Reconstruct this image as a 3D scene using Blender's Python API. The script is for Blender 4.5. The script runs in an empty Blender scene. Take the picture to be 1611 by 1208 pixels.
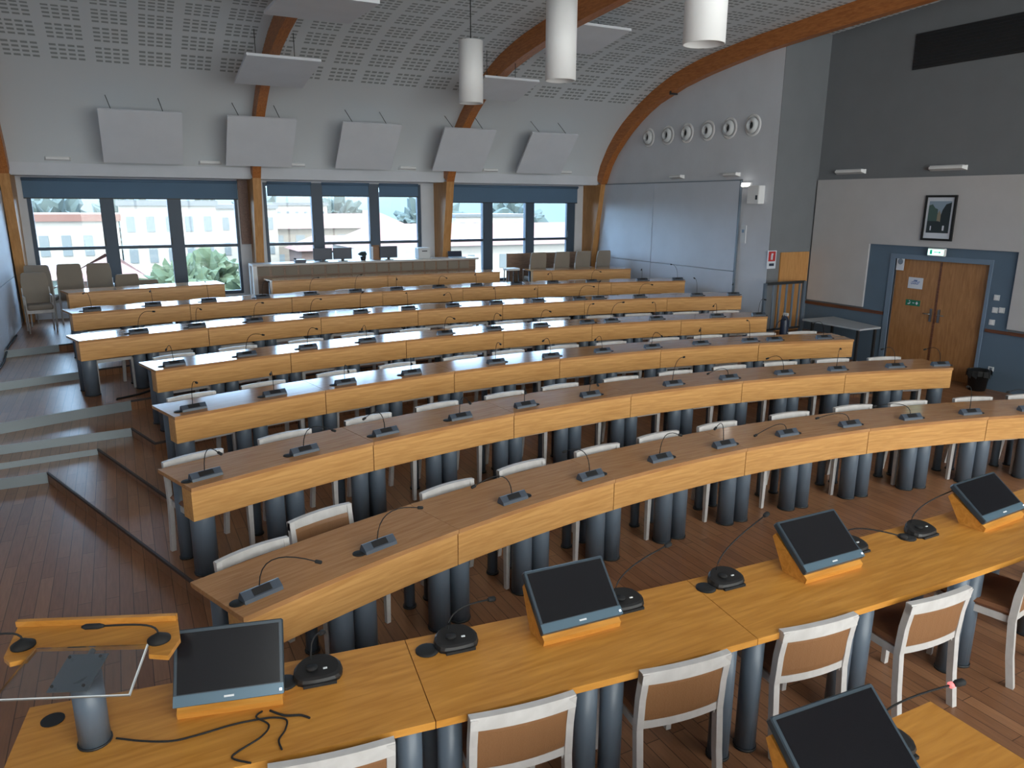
import bpy, math, random
from math import sin, cos, pi, radians, sqrt, atan2, hypot
from mathutils import Vector, Matrix, noise
random.seed(7)
S = bpy.context.scene
COL = S.collection
R_ = radians

# ---------------------------------------------------------------- camera
FPX = 1163.79
def build_camera():
    pit, rol, yaw = R_(13.765), R_(0.293), R_(27.674)
    fwd = Vector((sin(yaw)*cos(pit), cos(yaw)*cos(pit), -sin(pit)))
    r0 = Vector((cos(yaw), -sin(yaw), 0)); u0 = r0.cross(fwd)
    rt = r0*cos(rol) + u0*sin(rol); up = rt.cross(fwd)
    cd = bpy.data.cameras.new('camera'); co = bpy.data.objects.new('camera', cd); COL.objects.link(co)
    m = Matrix((rt, up, -fwd)).transposed().to_4x4(); m.translation = Vector((0, 0, 2.85))
    co.matrix_world = m
    cd.sensor_width = 36; cd.lens = FPX/1611*36; cd.clip_end = 2000; cd.clip_start = .05
    S.camera = co
build_camera()

# ---------------------------------------------------------------- world, sun, exposure
def build_world():
    w = bpy.data.worlds.new('sky'); S.world = w; w.use_nodes = True
    nt = w.node_tree; nt.nodes.clear()
    out = nt.nodes.new('ShaderNodeOutputWorld'); bg = nt.nodes.new('ShaderNodeBackground')
    tc = nt.nodes.new('ShaderNodeTexCoord'); sp = nt.nodes.new('ShaderNodeSeparateXYZ')
    nt.links.new(tc.outputs['Generated'], sp.inputs[0])
    # sun side of the sky (-Y, behind the photographer) is brighter and warmer than the far side
    mr = nt.nodes.new('ShaderNodeMapRange'); mr.inputs['From Min'].default_value = -.8; mr.inputs['From Max'].default_value = .6
    mr.interpolation_type = 'SMOOTHSTEP'
    nt.links.new(sp.outputs['Y'], mr.inputs['Value'])
    cr = nt.nodes.new('ShaderNodeMix'); cr.data_type = 'RGBA'
    cr.inputs['A'].default_value = (1.0, .96, .93, 1); cr.inputs['B'].default_value = (.48, .70, 1.0, 1)
    nt.links.new(mr.outputs[0], cr.inputs['Factor'])
    st = nt.nodes.new('ShaderNodeMapRange'); st.inputs['To Min'].default_value = SKY_SUN_SIDE; st.inputs['To Max'].default_value = SKY_FAR_SIDE
    nt.links.new(mr.outputs[0], st.inputs['Value'])
    nt.links.new(cr.outputs['Result'], bg.inputs['Color']); nt.links.new(st.outputs[0], bg.inputs['Strength'])
    nt.links.new(bg.outputs[0], out.inputs[0])
SKY_SUN_SIDE, SKY_FAR_SIDE = 4.7, 9.5
build_world()
def build_sun():
    l = bpy.data.lights.new('sun', 'SUN'); l.energy = 4.5; l.angle = .02; l.color = (1, .95, .86)
    o = bpy.data.objects.new('sun', l); COL.objects.link(o)
    o.rotation_euler = (R_(32), 0, R_(-25)); o.location = (0, 0, 40)   # high sun from behind the photographer
build_sun()
def portal(name, loc, rot, sx, sz):
    l = bpy.data.lights.new(name, 'AREA'); l.shape = 'RECTANGLE'; l.size = sx; l.size_y = sz
    l.cycles.is_portal = True
    o = bpy.data.objects.new(name, l); COL.objects.link(o); o.location = loc; o.rotation_euler = rot
for i, (a, b) in enumerate([(-1.4, 2.3), (2.75, 6.35), (6.95, 10.6)]):
    portal('window_portal', ((a+b)/2, 16.72, 2.0), (R_(-90), 0, 0), b-a, 2.2)
portal('rear_window_portal', (5.0, -2.72, 3.2), (R_(90), 0, 0), 12.6, 4.8)
S.view_settings.view_transform = 'Standard'; S.view_settings.look = 'None'
S.view_settings.exposure = 0.72; S.view_settings.gamma = 1.0; S.view_settings.use_curve_mapping = False
S.cycles.use_denoising = True
S.cycles.max_bounces = 8; S.cycles.diffuse_bounces = 5; S.cycles.glossy_bounces = 4
S.cycles.transparent_max_bounces = 12; S.cycles.sample_clamp_indirect = 8
S.cycles.caustics_reflective = False; S.cycles.caustics_refractive = False

# ---------------------------------------------------------------- materials
M = {}
def mat(name, col, rough=.5, metal=0, spec=.5, emit=None, estr=0, bump=0, bscale=60, coat=0):
    m = bpy.data.materials.new(name); m.use_nodes = True
    b = m.node_tree.nodes['Principled BSDF']
    b.inputs['Base Color'].default_value = (*col, 1); b.inputs['Roughness'].default_value = rough
    b.inputs['Metallic'].default_value = metal; b.inputs['Specular IOR Level'].default_value = spec
    b.inputs['Coat Weight'].default_value = coat; b.inputs['Coat Roughness'].default_value = .12
    if emit: b.inputs['Emission Color'].default_value = (*emit, 1); b.inputs['Emission Strength'].default_value = estr
    nt = m.node_tree
    tc = nt.nodes.new('ShaderNodeTexCoord'); nz = nt.nodes.new('ShaderNodeTexNoise'); nz.inputs['Scale'].default_value = bscale
    nt.links.new(tc.outputs['Object'], nz.inputs['Vector'])
    if bump:
        bp = nt.nodes.new('ShaderNodeBump'); bp.inputs['Strength'].default_value = bump; bp.inputs['Distance'].default_value = .01
        nt.links.new(nz.outputs['Fac'], bp.inputs['Height']); nt.links.new(bp.outputs[0], b.inputs['Normal'])
    # slight colour unevenness
    mx = nt.nodes.new('ShaderNodeMix'); mx.data_type = 'RGBA'
    n2 = nt.nodes.new('ShaderNodeTexNoise'); n2.inputs['Scale'].default_value = 2.5; n2.inputs['Detail'].default_value = 4
    nt.links.new(tc.outputs['Object'], n2.inputs['Vector']); nt.links.new(n2.outputs['Fac'], mx.inputs['Factor'])
    mx.inputs['A'].default_value = (*[c*.92 for c in col], 1); mx.inputs['B'].default_value = (*[min(1, c*1.08) for c in col], 1)
    nt.links.new(mx.outputs['Result'], b.inputs['Base Color'])
    M[name] = m; return m
def wood(name, dark, light, rough=.35, scale=(1.2, 14, 14), spec=.5, coat=0, knots=1.0):
    m = bpy.data.materials.new(name); m.use_nodes = True; nt = m.node_tree
    b = nt.nodes['Principled BSDF']; b.inputs['Roughness'].default_value = rough
    b.inputs['Specular IOR Level'].default_value = spec
    b.inputs['Coat Weight'].default_value = coat; b.inputs['Coat Roughness'].default_value = .08
    tc = nt.nodes.new('ShaderNodeTexCoord'); mp = nt.nodes.new('ShaderNodeMapping'); mp.inputs['Scale'].default_value = scale
    nz = nt.nodes.new('ShaderNodeTexNoise'); nz.inputs['Scale'].default_value = 3; nz.inputs['Detail'].default_value = 7; nz.inputs['Distortion'].default_value = .6*knots
    nt.links.new(tc.outputs['Object'], mp.inputs['Vector']); nt.links.new(mp.outputs[0], nz.inputs['Vector'])
    cr = nt.nodes.new('ShaderNodeValToRGB'); cr.color_ramp.elements[0].position = .32; cr.color_ramp.elements[1].position = .68
    cr.color_ramp.elements[0].color = (*dark, 1); cr.color_ramp.elements[1].color = (*light, 1)
    nt.links.new(nz.outputs['Fac'], cr.inputs[0]); nt.links.new(cr.outputs[0], b.inputs['Base Color'])
    M[name] = m; return m
def floor_mat():
    m = bpy.data.materials.new('parquet'); m.use_nodes = True; nt = m.node_tree; b = nt.nodes['Principled BSDF']
    b.inputs['Roughness'].default_value = .32; b.inputs['Specular IOR Level'].default_value = .45
    tc = nt.nodes.new('ShaderNodeTexCoord'); mp = nt.nodes.new('ShaderNodeMapping'); mp.inputs['Rotation'].default_value = (0, 0, R_(90))
    br = nt.nodes.new('ShaderNodeTexBrick'); br.inputs['Scale'].default_value = 1; br.inputs['Brick Width'].default_value = .9
    br.inputs['Row Height'].default_value = .09; br.inputs['Mortar Size'].default_value = .0025; br.offset = .37
    br.inputs['Color1'].default_value = (.22, .100, .050, 1); br.inputs['Color2'].default_value = (.31, .150, .075, 1); br.inputs['Mortar'].default_value = (.07, .032, .015, 1)
    nt.links.new(tc.outputs['Object'], mp.inputs[0]); nt.links.new(mp.outputs[0], br.inputs['Vector'])
    m2 = nt.nodes.new('ShaderNodeMapping'); m2.inputs['Scale'].default_value = (14, 1.2, 1)
    nz = nt.nodes.new('ShaderNodeTexNoise'); nz.inputs['Scale'].default_value = 4; nz.inputs['Detail'].default_value = 6
    nt.links.new(tc.outputs['Object'], m2.inputs[0]); nt.links.new(m2.outputs[0], nz.inputs['Vector'])
    mx = nt.nodes.new('ShaderNodeMix'); mx.data_type = 'RGBA'; mx.blend_type = 'MULTIPLY'; mx.inputs['Factor'].default_value = .5
    nt.links.new(br.outputs['Color'], mx.inputs['A']); nt.links.new(nz.outputs['Fac'], mx.inputs['B'])
    hs = nt.nodes.new('ShaderNodeHueSaturation'); hs.inputs['Value'].default_value = 1.35
    nt.links.new(mx.outputs['Result'], hs.inputs['Color']); nt.links.new(hs.outputs[0], b.inputs['Base Color'])
    M['parquet'] = m
floor_mat()
wood('beech', (.50, .245, .078), (.66, .36, .13), .3, (1.0, 16, 16), .5)
wood('beech_top_shaded', (.38, .18, .075), (.49, .26, .115), .13, (1.0, 14, 14), .6)  # same beech as the front panels, darkened to paint in the tops' weaker light
wood('president_top', (.46, .19, .03), (.62, .29, .06), .3, (1.0, 10, 10), .45)
wood('arch_wood', (.32, .105, .028), (.48, .18, .05), .45, (14, 2, 14), .4)
wood('door_wood', (.30, .14, .055), (.42, .21, .085), .42, (10, 10, 1.2), .35)
wood('panel_wood', (.44, .21, .07), (.56, .29, .11), .4, (8, 8, 1.2), .3)
wood('dark_rail_wood', (.10, .035, .018), (.17, .07, .04), .4, (12, 1, 12), .4)
wood('chair_wood', (.50, .48, .47), (.57, .55, .54), .4, (4, 4, 4), .4)
wood('brown_counter', (.20, .12, .08), (.28, .18, .12), .4, (2, 10, 10), .4)
mat('leather', (.25, .12, .052), .5, bump=.15, bscale=120)
mat('leather_brown', (.20, .08, .035), .5, bump=.15, bscale=120)
mat('fabric_beige', (.26, .22, .18), .9, bump=.3, bscale=200)
mat('white_wall', (.60, .62, .66), .85)
mat('plaster', (.60, .62, .67), .9, bump=.05, bscale=30)
mat('white_board', (.56, .60, .68), .45)
mat('acoustic_white', (.62, .64, .69), .9)
mat('wall_panel_grey', (.48, .47, .48), .8)
mat('grey_wall', (.17, .18, .195), .85, bump=.05, bscale=40)
mat('slate_blue', (.10, .15, .21), .8)
mat('slate_light', (.15, .21, .29), .7)
mat('leg_paint', (.105, .135, .175), .38, spec=.5)
mat('leg_dark', (.02, .022, .025), .5)
mat('mic_body', (.055, .07, .095), .42)
mat('black_plastic', (.012, .012, .013), .42)
mat('rubber', (.008, .008, .009), .8)
mat('screen', (.006, .006, .008), .22, spec=.35)
mat('bezel', (.03, .045, .06), .35)
mat('bezel_front', (.10, .16, .21), .3, metal=.3)
mat('metal', (.42, .44, .46), .3, metal=1)
mat('painted_metal', (.18, .22, .27), .4, metal=.3)
mat('nosing', (.36, .42, .45), .35, metal=.35)
mat('riser', (.06, .05, .05), .6)
mat('blind', (.10, .17, .26), .8)
mat('window_frame', (.04, .065, .10), .5)
mat('lamp_white', (.75, .75, .76), .5)
mat('plate_white', (.62, .64, .66), .5)
mat('paper', (.62, .66, .74), .8)
mat('red', (.45, .03, .03), .5)
mat('green', (.01, .16, .09), .5)
mat('blue_ink', (.06, .16, .5), .7)
mat('navy', (.02, .03, .06), .4)
mat('grille', (.02, .02, .022), .6)
mat('table_grey', (.40, .44, .48), .4)
mat('exit_glow', (.6, .9, .8), .5, emit=(.55, 1, .82), estr=1.1)
mat('exit_green', (.0, .2, .12), .5, emit=(0, .35, .2), estr=.5)
mat('emergency_glow', (1, 1, 1), .5, emit=(1, 1, .95), estr=7)
mat('led', (.8, .8, .9), .5, emit=(.7, .8, 1), estr=1.5)
mat('led_red', (.7, .1, .1), .5, emit=(1, .2, .2), estr=.8)
mat('photo_sky', (.25, .33, .42), .6); mat('photo_dark', (.02, .03, .035), .6)
mat('photo_green', (.06, .11, .10), .6); mat('photo_tan', (.26, .23, .17), .6)
def glass_mat():
    m = bpy.data.materials.new('window_glass'); m.use_nodes = True; nt = m.node_tree; nt.nodes.clear()
    o = nt.nodes.new('ShaderNodeOutputMaterial'); mx = nt.nodes.new('ShaderNodeMixShader'); t = nt.nodes.new('ShaderNodeBsdfTransparent')
    g = nt.nodes.new('ShaderNodeBsdfGlossy'); g.inputs['Roughness'].default_value = .02; fr = nt.nodes.new('ShaderNodeFresnel'); fr.inputs['IOR'].default_value = 1.35
    t.inputs['Color'].default_value = (.93, .97, .97, 1)
    nt.links.new(fr.outputs[0], mx.inputs[0]); nt.links.new(t.outputs[0], mx.inputs[1]); nt.links.new(g.outputs[0], mx.inputs[2]); nt.links.new(mx.outputs[0], o.inputs[0])
    M['window_glass'] = m
    m = bpy.data.materials.new('acrylic'); m.use_nodes = True; nt = m.node_tree; nt.nodes.clear()
    o = nt.nodes.new('ShaderNodeOutputMaterial'); mx = nt.nodes.new('ShaderNodeMixShader'); t = nt.nodes.new('ShaderNodeBsdfTransparent')
    g = nt.nodes.new('ShaderNodeBsdfGlossy'); g.inputs['Roughness'].default_value = .04; fr = nt.nodes.new('ShaderNodeFresnel'); fr.inputs['IOR'].default_value = 1.5
    t.inputs['Color'].default_value = (.90, .92, .93, 1)
    nt.links.new(fr.outputs[0], mx.inputs[0]); nt.links.new(t.outputs[0], mx.inputs[1]); nt.links.new(g.outputs[0], mx.inputs[2]); nt.links.new(mx.outputs[0], o.inputs[0])
    M['acrylic'] = m
glass_mat()
mat('acrylic_edge', (.60, .64, .66), .25)
def perforated_mat():
    m = bpy.data.materials.new('perforated_plaster'); m.use_nodes = True; nt = m.node_tree; b = nt.nodes['Principled BSDF']; b.inputs['Roughness'].default_value = .9
    uv = nt.nodes.new('ShaderNodeUVMap'); sp = nt.nodes.new('ShaderNodeSeparateXYZ'); nt.links.new(uv.outputs[0], sp.inputs[0])
    def mth(op, a, bb=None):
        n = nt.nodes.new('ShaderNodeMath'); n.operation = op
        for i, v in enumerate((a, bb)):
            if v is None: continue
            if isinstance(v, (int, float)): n.inputs[i].default_value = v
            else: nt.links.new(v, n.inputs[i])
        return n.outputs[0]
    def cell(axis, off, pitch, group, n, duty):
        t = mth('MODULO', mth('ADD', sp.outputs[axis], off), pitch)          # position within one cell
        inside = mth('LESS_THAN', t, group)
        s = mth('MODULO', t, group/n)
        return mth('MULTIPLY', inside, mth('LESS_THAN', s, group/n*duty))
    a = cell('X', 20*.62+.62-.665+.62+.15, .62, .50, 4, .74); c = cell('Y', .0, .52, .43, 4, .48)
    far = mth('GREATER_THAN', sp.outputs['Y'], 0.0)
    k = mth('MULTIPLY', mth('MULTIPLY', a, c), far)
    mx = nt.nodes.new('ShaderNodeMix'); mx.data_type = 'RGBA'; mx.inputs['A'].default_value = (.58, .61, .64, 1); mx.inputs['B'].default_value = (.27, .29, .30, 1)
    nt.links.new(k, mx.inputs['Factor']); nt.links.new(mx.outputs['Result'], b.inputs['Base Color'])
    M['perforated_plaster'] = m
perforated_mat()
for nm, c in {'facade_white': (.24, .25, .25), 'facade_cyan': (.10, .15, .16), 'facade_cream': (.14, .13, .12), 'facade_pink': (.13, .095, .09),
              'roof_red': (.12, .07, .065), 'roof_grey': (.09, .11, .13), 'window_dark': (.10, .13, .155), 'leaf': (.042, .072, .045), 'leaf_dark': (.040, .066, .072),
              'hill_hazed': (.030, .050, .064), 'trunk': (.03, .02, .02), 'town_ground': (.10, .11, .11), 'balcony': (.5, .5, .5)}.items():  # the hill's blue-green has distance haze put into its colour
    mat(nm, c, .9)

# ---------------------------------------------------------------- mesh helper
class MB:
    def __init__(s): s.v = []; s.f = []; s.smooth = []
    def add(s, vs, fs, smooth=False, T=None):
        o = len(s.v)
        s.v += [tuple(T @ Vector(v)) if T else tuple(v) for v in vs]
        s.f += [tuple(i+o for i in f) for f in fs]; s.smooth += [smooth]*len(fs); return s
    def box(s, c, d, T=None):
        x, y, z = c; a, b, h = d[0]/2, d[1]/2, d[2]/2
        v = [(x+i*a, y+j*b, z+k*h) for i in (-1, 1) for j in (-1, 1) for k in (-1, 1)]
        return s.add(v, [(0, 1, 3, 2), (4, 6, 7, 5), (0, 4, 5, 1), (2, 3, 7, 6), (0, 2, 6, 4), (1, 5, 7, 3)], False, T)
    def lo(s, a, b, T=None):
        return s.box([(p+q)/2 for p, q in zip(a, b)], [abs(q-p) for p, q in zip(a, b)], T)
    def bev(s, c, d, r, T=None):      # box with chamfered vertical + top edges
        x, y, z = c; a, b, h = d[0]/2, d[1]/2, d[2]/2
        def ring(k, zz): return [(x-a+k, y-b, zz), (x+a-k, y-b, zz), (x+a, y-b+k, zz), (x+a, y+b-k, zz), (x+a-k, y+b, zz), (x-a+k, y+b, zz), (x-a, y+b-k, zz), (x-a, y-b+k, zz)]
        def inset(rg, q): return [(x+(p[0]-x)*(1-q/a), y+(p[1]-y)*(1-q/b), p[2]) for p in rg]
        r1 = inset(ring(r, z-h), r*.7); r2 = ring(r, z-h+r); r3 = ring(r, z+h-r); r4 = inset(ring(r, z+h), r*.7)
        return s.loft([r1, r2, r3, r4], T=T)
    def loft(s, rings, cap=True, smooth=False, T=None, closed=True):
        n = len(rings[0]); v = [p for r in rings for p in r]; f = []
        for i in range(len(rings)-1):
            for j in range(n if closed else n-1):
                k = (j+1) % n; f.append((i*n+j, i*n+k, (i+1)*n+k, (i+1)*n+j))
        o = len(s.v); s.add(v, f, smooth, T)
        if cap:
            s.f.append(tuple(o+j for j in reversed(range(n)))); s.f.append(tuple(o+(len(rings)-1)*n+j for j in range(n))); s.smooth += [False, False]
        return s
    def prism(s, poly, z0, z1, T=None):
        return s.loft([[(x, y, z0) for x, y in poly], [(x, y, z1) for x, y in poly]], T=T)
    def cyl(s, c, r, z0, z1, n=16, r2=None, T=None):
        r2 = r if r2 is None else r2
        return s.loft([[(c[0]+q*cos(2*pi*i/n), c[1]+q*sin(2*pi*i/n), z) for i in range(n)] for q, z in ((r, z0), (r2, z1))], smooth=True, T=T)
    def lathe(s, prof, n=20, c=(0, 0, 0), T=None):
        return s.loft([[(c[0]+max(r, 1e-4)*cos(2*pi*i/n), c[1]+max(r, 1e-4)*sin(2*pi*i/n), c[2]+z) for i in range(n)] for r, z in prof], smooth=True, T=T)
    def tube(s, pts, r, n=6, T=None):
        pts = [Vector(p) for p in pts]; rings = []
        for i, p in enumerate(pts):
            d = (pts[min(i+1, len(pts)-1)]-pts[max(i-1, 0)]).normalized()
            a = d.cross(Vector((0, 0, 1)) if abs(d.z) < .9 else Vector((1, 0, 0))).normalized(); b = d.cross(a)
            q = r[i] if isinstance(r, (list, tuple)) else r
            rings.append([tuple(p+a*cos(2*pi*k/n)*q+b*sin(2*pi*k/n)*q) for k in range(n)])
        return s.loft(rings, smooth=True, T=T)
    def arc(s, r0, r1, z0, z1, t0, t1, n, c=(0, 0), T=None):   # ring sector, theta measured from +Y to +X
        rings = []
        for i in range(n+1):
            t = t0+(t1-t0)*i/n; a, b = sin(t), cos(t)
            rings.append([(c[0]+r0*a, c[1]+r0*b, z0), (c[0]+r1*a, c[1]+r1*b, z0), (c[0]+r1*a, c[1]+r1*b, z1), (c[0]+r0*a, c[1]+r0*b, z1)])
        return s.loft(rings, T=T)
    def blob(s, c, r, sub=2, amp=.25, f=1.5, sq=(1, 1, 1), seed=0):
        bm = bmesh.new(); bmesh.ops.create_icosphere(bm, subdivisions=sub, radius=1)
        vs = []
        for v in bm.verts:
            k = 1+amp*noise.noise(v.co*f+Vector((seed*3.1, seed, 0)))*2
            vs.append((c[0]+v.co.x*r*k*sq[0], c[1]+v.co.y*r*k*sq[1], c[2]+v.co.z*r*k*sq[2]))
        fs = [tuple(v.index for v in f.verts) for f in bm.faces]; bm.free()
        return s.add(vs, fs, False)
    def build(s, name, material, parent=None, loc=None):
        me = bpy.data.meshes.new(name); me.from_pydata(s.v, [], s.f)
        me.polygons.foreach_set('use_smooth', s.smooth); me.materials.append(M[material] if isinstance(material, str) else material)
        me.update()
        bm = bmesh.new(); bm.from_mesh(me); bmesh.ops.recalc_face_normals(bm, faces=bm.faces); bm.to_mesh(me); bm.free()
        o = bpy.data.objects.new(name, me); COL.objects.link(o)
        if parent: o.parent = parent
        if loc: o.location = loc
        return o
import bmesh
def empty(name, loc=(0, 0, 0), rz=0):
    o = bpy.data.objects.new(name, None); COL.objects.link(o); o.location = loc; o.rotation_euler = (0, 0, rz); o.empty_display_size = .1; return o
def tag(o, label, cat, group=None, kind=None):
    if label: o['label'] = label
    if cat: o['category'] = cat
    if group: o['group'] = group
    if kind: o['kind'] = kind
    return o
def struct(o, label=None):
    o['kind'] = 'structure'
    if label: o['label'] = label
    return o
def copy_tree(src, parent=None):
    c = src.copy(); COL.objects.link(c)
    if parent: c.parent = parent
    for ch in list(KIDS.get(src.name, src.children)):
        copy_tree(ch, c)
    return c
KIDS = {}
ORD = ['first', 'second', 'third', 'fourth', 'fifth', 'sixth', 'seventh', 'eighth', 'ninth', 'tenth', 'eleventh', 'twelfth', 'thirteenth', 'fourteenth']

# ---------------------------------------------------------------- room constants
CX, CY = 4.768, -7.182
ROW_R = [11.758, 13.418, 15.088, 16.744, 18.505, 20.312, 22.05]
ROW_Z = [0, .116, .183, .285, .412, .522, .634]
DW, TH, PH = .556, .74, .262
XL, X1, X2, YG, BY, YF = -1.74, 10.92, 12.06, 10.35, 16.6, -2.6
def P(th, r, z=0): t = R_(th); return (CX+r*sin(t), CY+r*cos(t), z)

# ---------------------------------------------------------------- floor and tiers
def floors():
    struct(MB().lo((XL-.2, YF-.2, -.2), (X2+.2, BY+.2, 0)).build('floor', 'parquet'), 'brown parquet floor')
    def arcpts(r, a, b, n=40): return [P(a+(b-a)*i/n, r)[:2] for i in range(n+1)]
    def ywall(x, r): return CY+sqrt(r*r-(x-CX)**2)
    back = BY+.1
    def xat(th, y): return CX+(y-CY)*math.tan(R_(th))
    tiers = []
    # (front radius, left theta, right theta, y where the step reaches the left wall)
    for k, (rf, tl, tr, yl) in enumerate([(13.15, -19.75, 20.2, 8.63), (14.82, -17.85, 19.3, 8.97), (16.47, -16.4, 18.6, 9.3)]):
        z = ROW_Z[k+1]
        cl = (xat(tl, yl+(0 if k == 0 else .05)), yl+(0 if k == 0 else .05))
        poly = [(XL, yl-.06 if k else yl), cl] + arcpts(rf, tl, tr)
        xr = xat(tr, 9.6); poly += [(xr, 9.6), (xr, 10.3), (X1-.05, 10.4), (X1-.05, back), (XL, back)]
        tiers.append((poly, z, [(XL, yl-.06 if k else yl), cl], [cl]+arcpts(rf, tl, tr)+[(xr, 9.6)]))
    r5 = 18.02
    t0 = math.degrees(math.asin((XL-CX)/r5)); t1 = math.degrees(math.asin((X2-CX)/r5))
    poly = arcpts(r5, t0, t1) + [(X2, YG), (X1, YG), (X1, back), (XL, back)]
    tiers.append((poly, ROW_Z[4], arcpts(r5, t0, -15.6, 6), arcpts(r5, -15.6, t1)))
    for k, r in ((5, 19.72), (6, 21.5)):
        t0 = math.degrees(math.asin((XL-CX)/r)); t1 = math.degrees(math.asin((X1-CX)/r))
        poly = arcpts(r, t0, t1) + [(X1, back), (XL, back)]
        tiers.append((poly, ROW_Z[k], arcpts(r, t0, -15.6, 6), arcpts(r, -15.6, t1)))
    zprev = 0
    for i, (poly, z, step, side) in enumerate(tiers):
        struct(MB().prism(poly, zprev-.0, z).build('floor', 'parquet'), 'raised parquet tier under the desk rows')
        # pale metal nosing and riser on the steps at the left aisle, dark edge strip along the rest
        def strip(pts, w, h0, h1, off=0.0):
            b = MB()
            for (x0, y0), (x1, y1) in zip(pts, pts[1:]):
                d = Vector((x1-x0, y1-y0)); L = d.length
                if L < 1e-4: continue
                d /= L; n = Vector((d.y, -d.x))      # outward (towards the lower side)
                q = [(x0+n.x*off, y0+n.y*off), (x1+n.x*off, y1+n.y*off), (x1+n.x*(off-w), y1+n.y*(off-w)), (x0+n.x*(off-w), y0+n.y*(off-w))]
                b.prism(q, h0, h1)
            return b
        st = step
        a = struct(strip(st, .03, zprev+.001, z-.001, .012).build('trim_%d' % (i*2+1), 'nosing'), 'pale grey metal step edging')
        struct(strip(side, .02, z-.022, z+.0015, .006).build('trim_%d' % (i*2+2), 'riser'), 'dark riser of the desk tier')
        zprev = z
floors()

# ---------------------------------------------------------------- shell
PROF = [(15.97, 3.50), (15.85, 3.78), (15.67, 4.05), (15.48, 4.26), (15.27, 4.46), (15.02, 4.66), (14.74, 4.84), (14.42, 5.02), (13.96, 5.24), (13.6, 5.38), (13.2, 5.51), (12.8, 5.60), (12.46, 5.67),
        (12.0, 5.735), (11.58, 5.78), (11.2, 5.82), (10.8, 5.855), (10.1, 5.90), (9.4, 5.95), (8.6, 6.0), (8, 6.03), (6, 6.1), (3, 6.16), (0, 6.2), (YF-.1, 6.22)]
def shell():
    # vaulted ceiling: one skin with thickness, UV = (x, arc length from the start of the perforated boards)
    v = []; f = []; uv = []
    s = 0; ss = [0]
    for a, b in zip(PROF, PROF[1:]): s += hypot(b[0]-a[0], b[1]-a[1]); ss.append(s)
    s0 = ss[7]
    xs = [XL-.15, X2+.15]
    n = len(PROF)
    for x in xs:
        for (y, z) in PROF: v.append((x, y, z))
    for x in xs:
        for (y, z) in PROF: v.append((x, y+.02, z+.15))
    for i in range(n-1):
        f.append((i, i+1, n+i+1, n+i)); f.append((2*n+i, 3*n+i, 3*n+i+1, 2*n+i+1))
    me = bpy.data.meshes.new('ceiling'); me.from_pydata(v, [], f); me.materials.append(M['perforated_plaster'])
    ul = me.uv_layers.new(name='UVMap')
    for poly in me.polygons:
        poly.use_smooth = True
        for li in poly.loop_indices:
            vi = me.loops[li].vertex_index; ul.data[li].uv = (v[vi][0]+3.0, ss[vi % n]-s0)
    o = bpy.data.objects.new('ceiling', me); COL.objects.link(o); struct(o, 'white vaulted ceiling with perforated acoustic boards')
    # soffit bulkhead above the windows
    struct(MB().prism([(-15.97+0, 0)]*0 or [(XL, 15.97), (X1+.1, 15.97), (X1+.1, BY+.1), (XL, BY+.1)], 3.285, 3.52).build('trim_20', 'plaster'), 'white soffit above the windows')
    struct(MB().lo((XL-.15, BY+.1, 3.25), (X2+.15, BY+.3, 6.4)).build('wall_back.001', 'plaster'))
    # back wall: piers, sill
    W = [(-1.42, 2.26), (2.79, 6.30), (6.98, 10.52)]
    sill = .95
    b = MB(); xs = [XL]
    edges = [XL-.15] + [e for w in W for e in w] + [X1+.15]
    for i in range(0, len(edges), 2): b.lo((edges[i], BY, 0), (edges[i+1], BY+.2, 3.3))
    for w0, w1 in W: b.lo((w0, BY, 0), (w1, BY+.2, sill))
    for w0, w1 in W: b.lo((w0, BY, 3.24), (w1, BY+.2, 3.3))
    struct(b.build('wall_back', 'white_wall'), 'white piers and sill of the window wall')
    # windows: three lights each, a fixed transom over a lower pane
    lights = [[(-1.35, -.24), (0.0, .94), (1.19, 2.21)], [(2.86, 3.79), (4.03, 5.07), (5.30, 6.22)], [(7.05, 7.89), (8.15, 9.07), (9.31, 10.29)]]
    for i, (w, ls) in enumerate(zip(W, lights)):
        fr = MB()
        fr.lo((w[0], BY+.03, sill), (ls[0][0], BY+.11, 3.24)); fr.lo((ls[2][1], BY+.03, sill), (w[1], BY+.11, 3.24))
        for a, c in ((ls[0][1], ls[1][0]), (ls[1][1], ls[2][0])): fr.lo((a, BY+.0, sill), (c, BY+.13, 3.24))
        fr.lo((w[0], BY+.032, sill), (w[1], BY+.108, sill+.07)); fr.lo((w[0], BY+.032, 3.16), (w[1], BY+.108, 3.24))
        for a, c in ls: fr.lo((a, BY+.035, 1.93), (c, BY+.1, 1.99))
        root = struct(fr.build('window_%d' % (i+1), 'window_frame'), 'dark framed window, %s of three along the back wall' % ('leftmost', 'middle', 'rightmost')[i])
        for a, c in ls:
            MB().lo((a, BY+.065, sill+.07), (c, BY+.073, 1.93)).build('pane', 'window_glass', root)
            MB().lo((a, BY+.065, 1.99), (c, BY+.073, 3.16)).build('pane', 'window_glass', root)
            MB().lo((c+.01, BY-.012, 2.0), (c+.03, BY+.02, 2.14)).build('handle', 'leg_dark', root)
    # left wall
    struct(MB().lo((XL-.15, YF-.2, -.2), (XL, BY+.3, 6.4)).build('wall_left', 'plaster'), 'white left wall')
    b = MB()
    ys = [4.2+1.95*k for k in range(7)]
    for k, (y0, y1) in enumerate(zip(ys, ys[1:])):
        if y1 > 16.0: y1 = 15.85
        for z0, z1 in ((.02, 1.52), (1.535, 3.0)): b.lo((XL, y0+.006, z0), (XL+.03, min(y1, 15.85)-.006, z1))
    struct(b.build('wall_left_panels', 'white_board'), 'pale blue-white wall boards on the left wall').name = 'trim_21'
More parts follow.
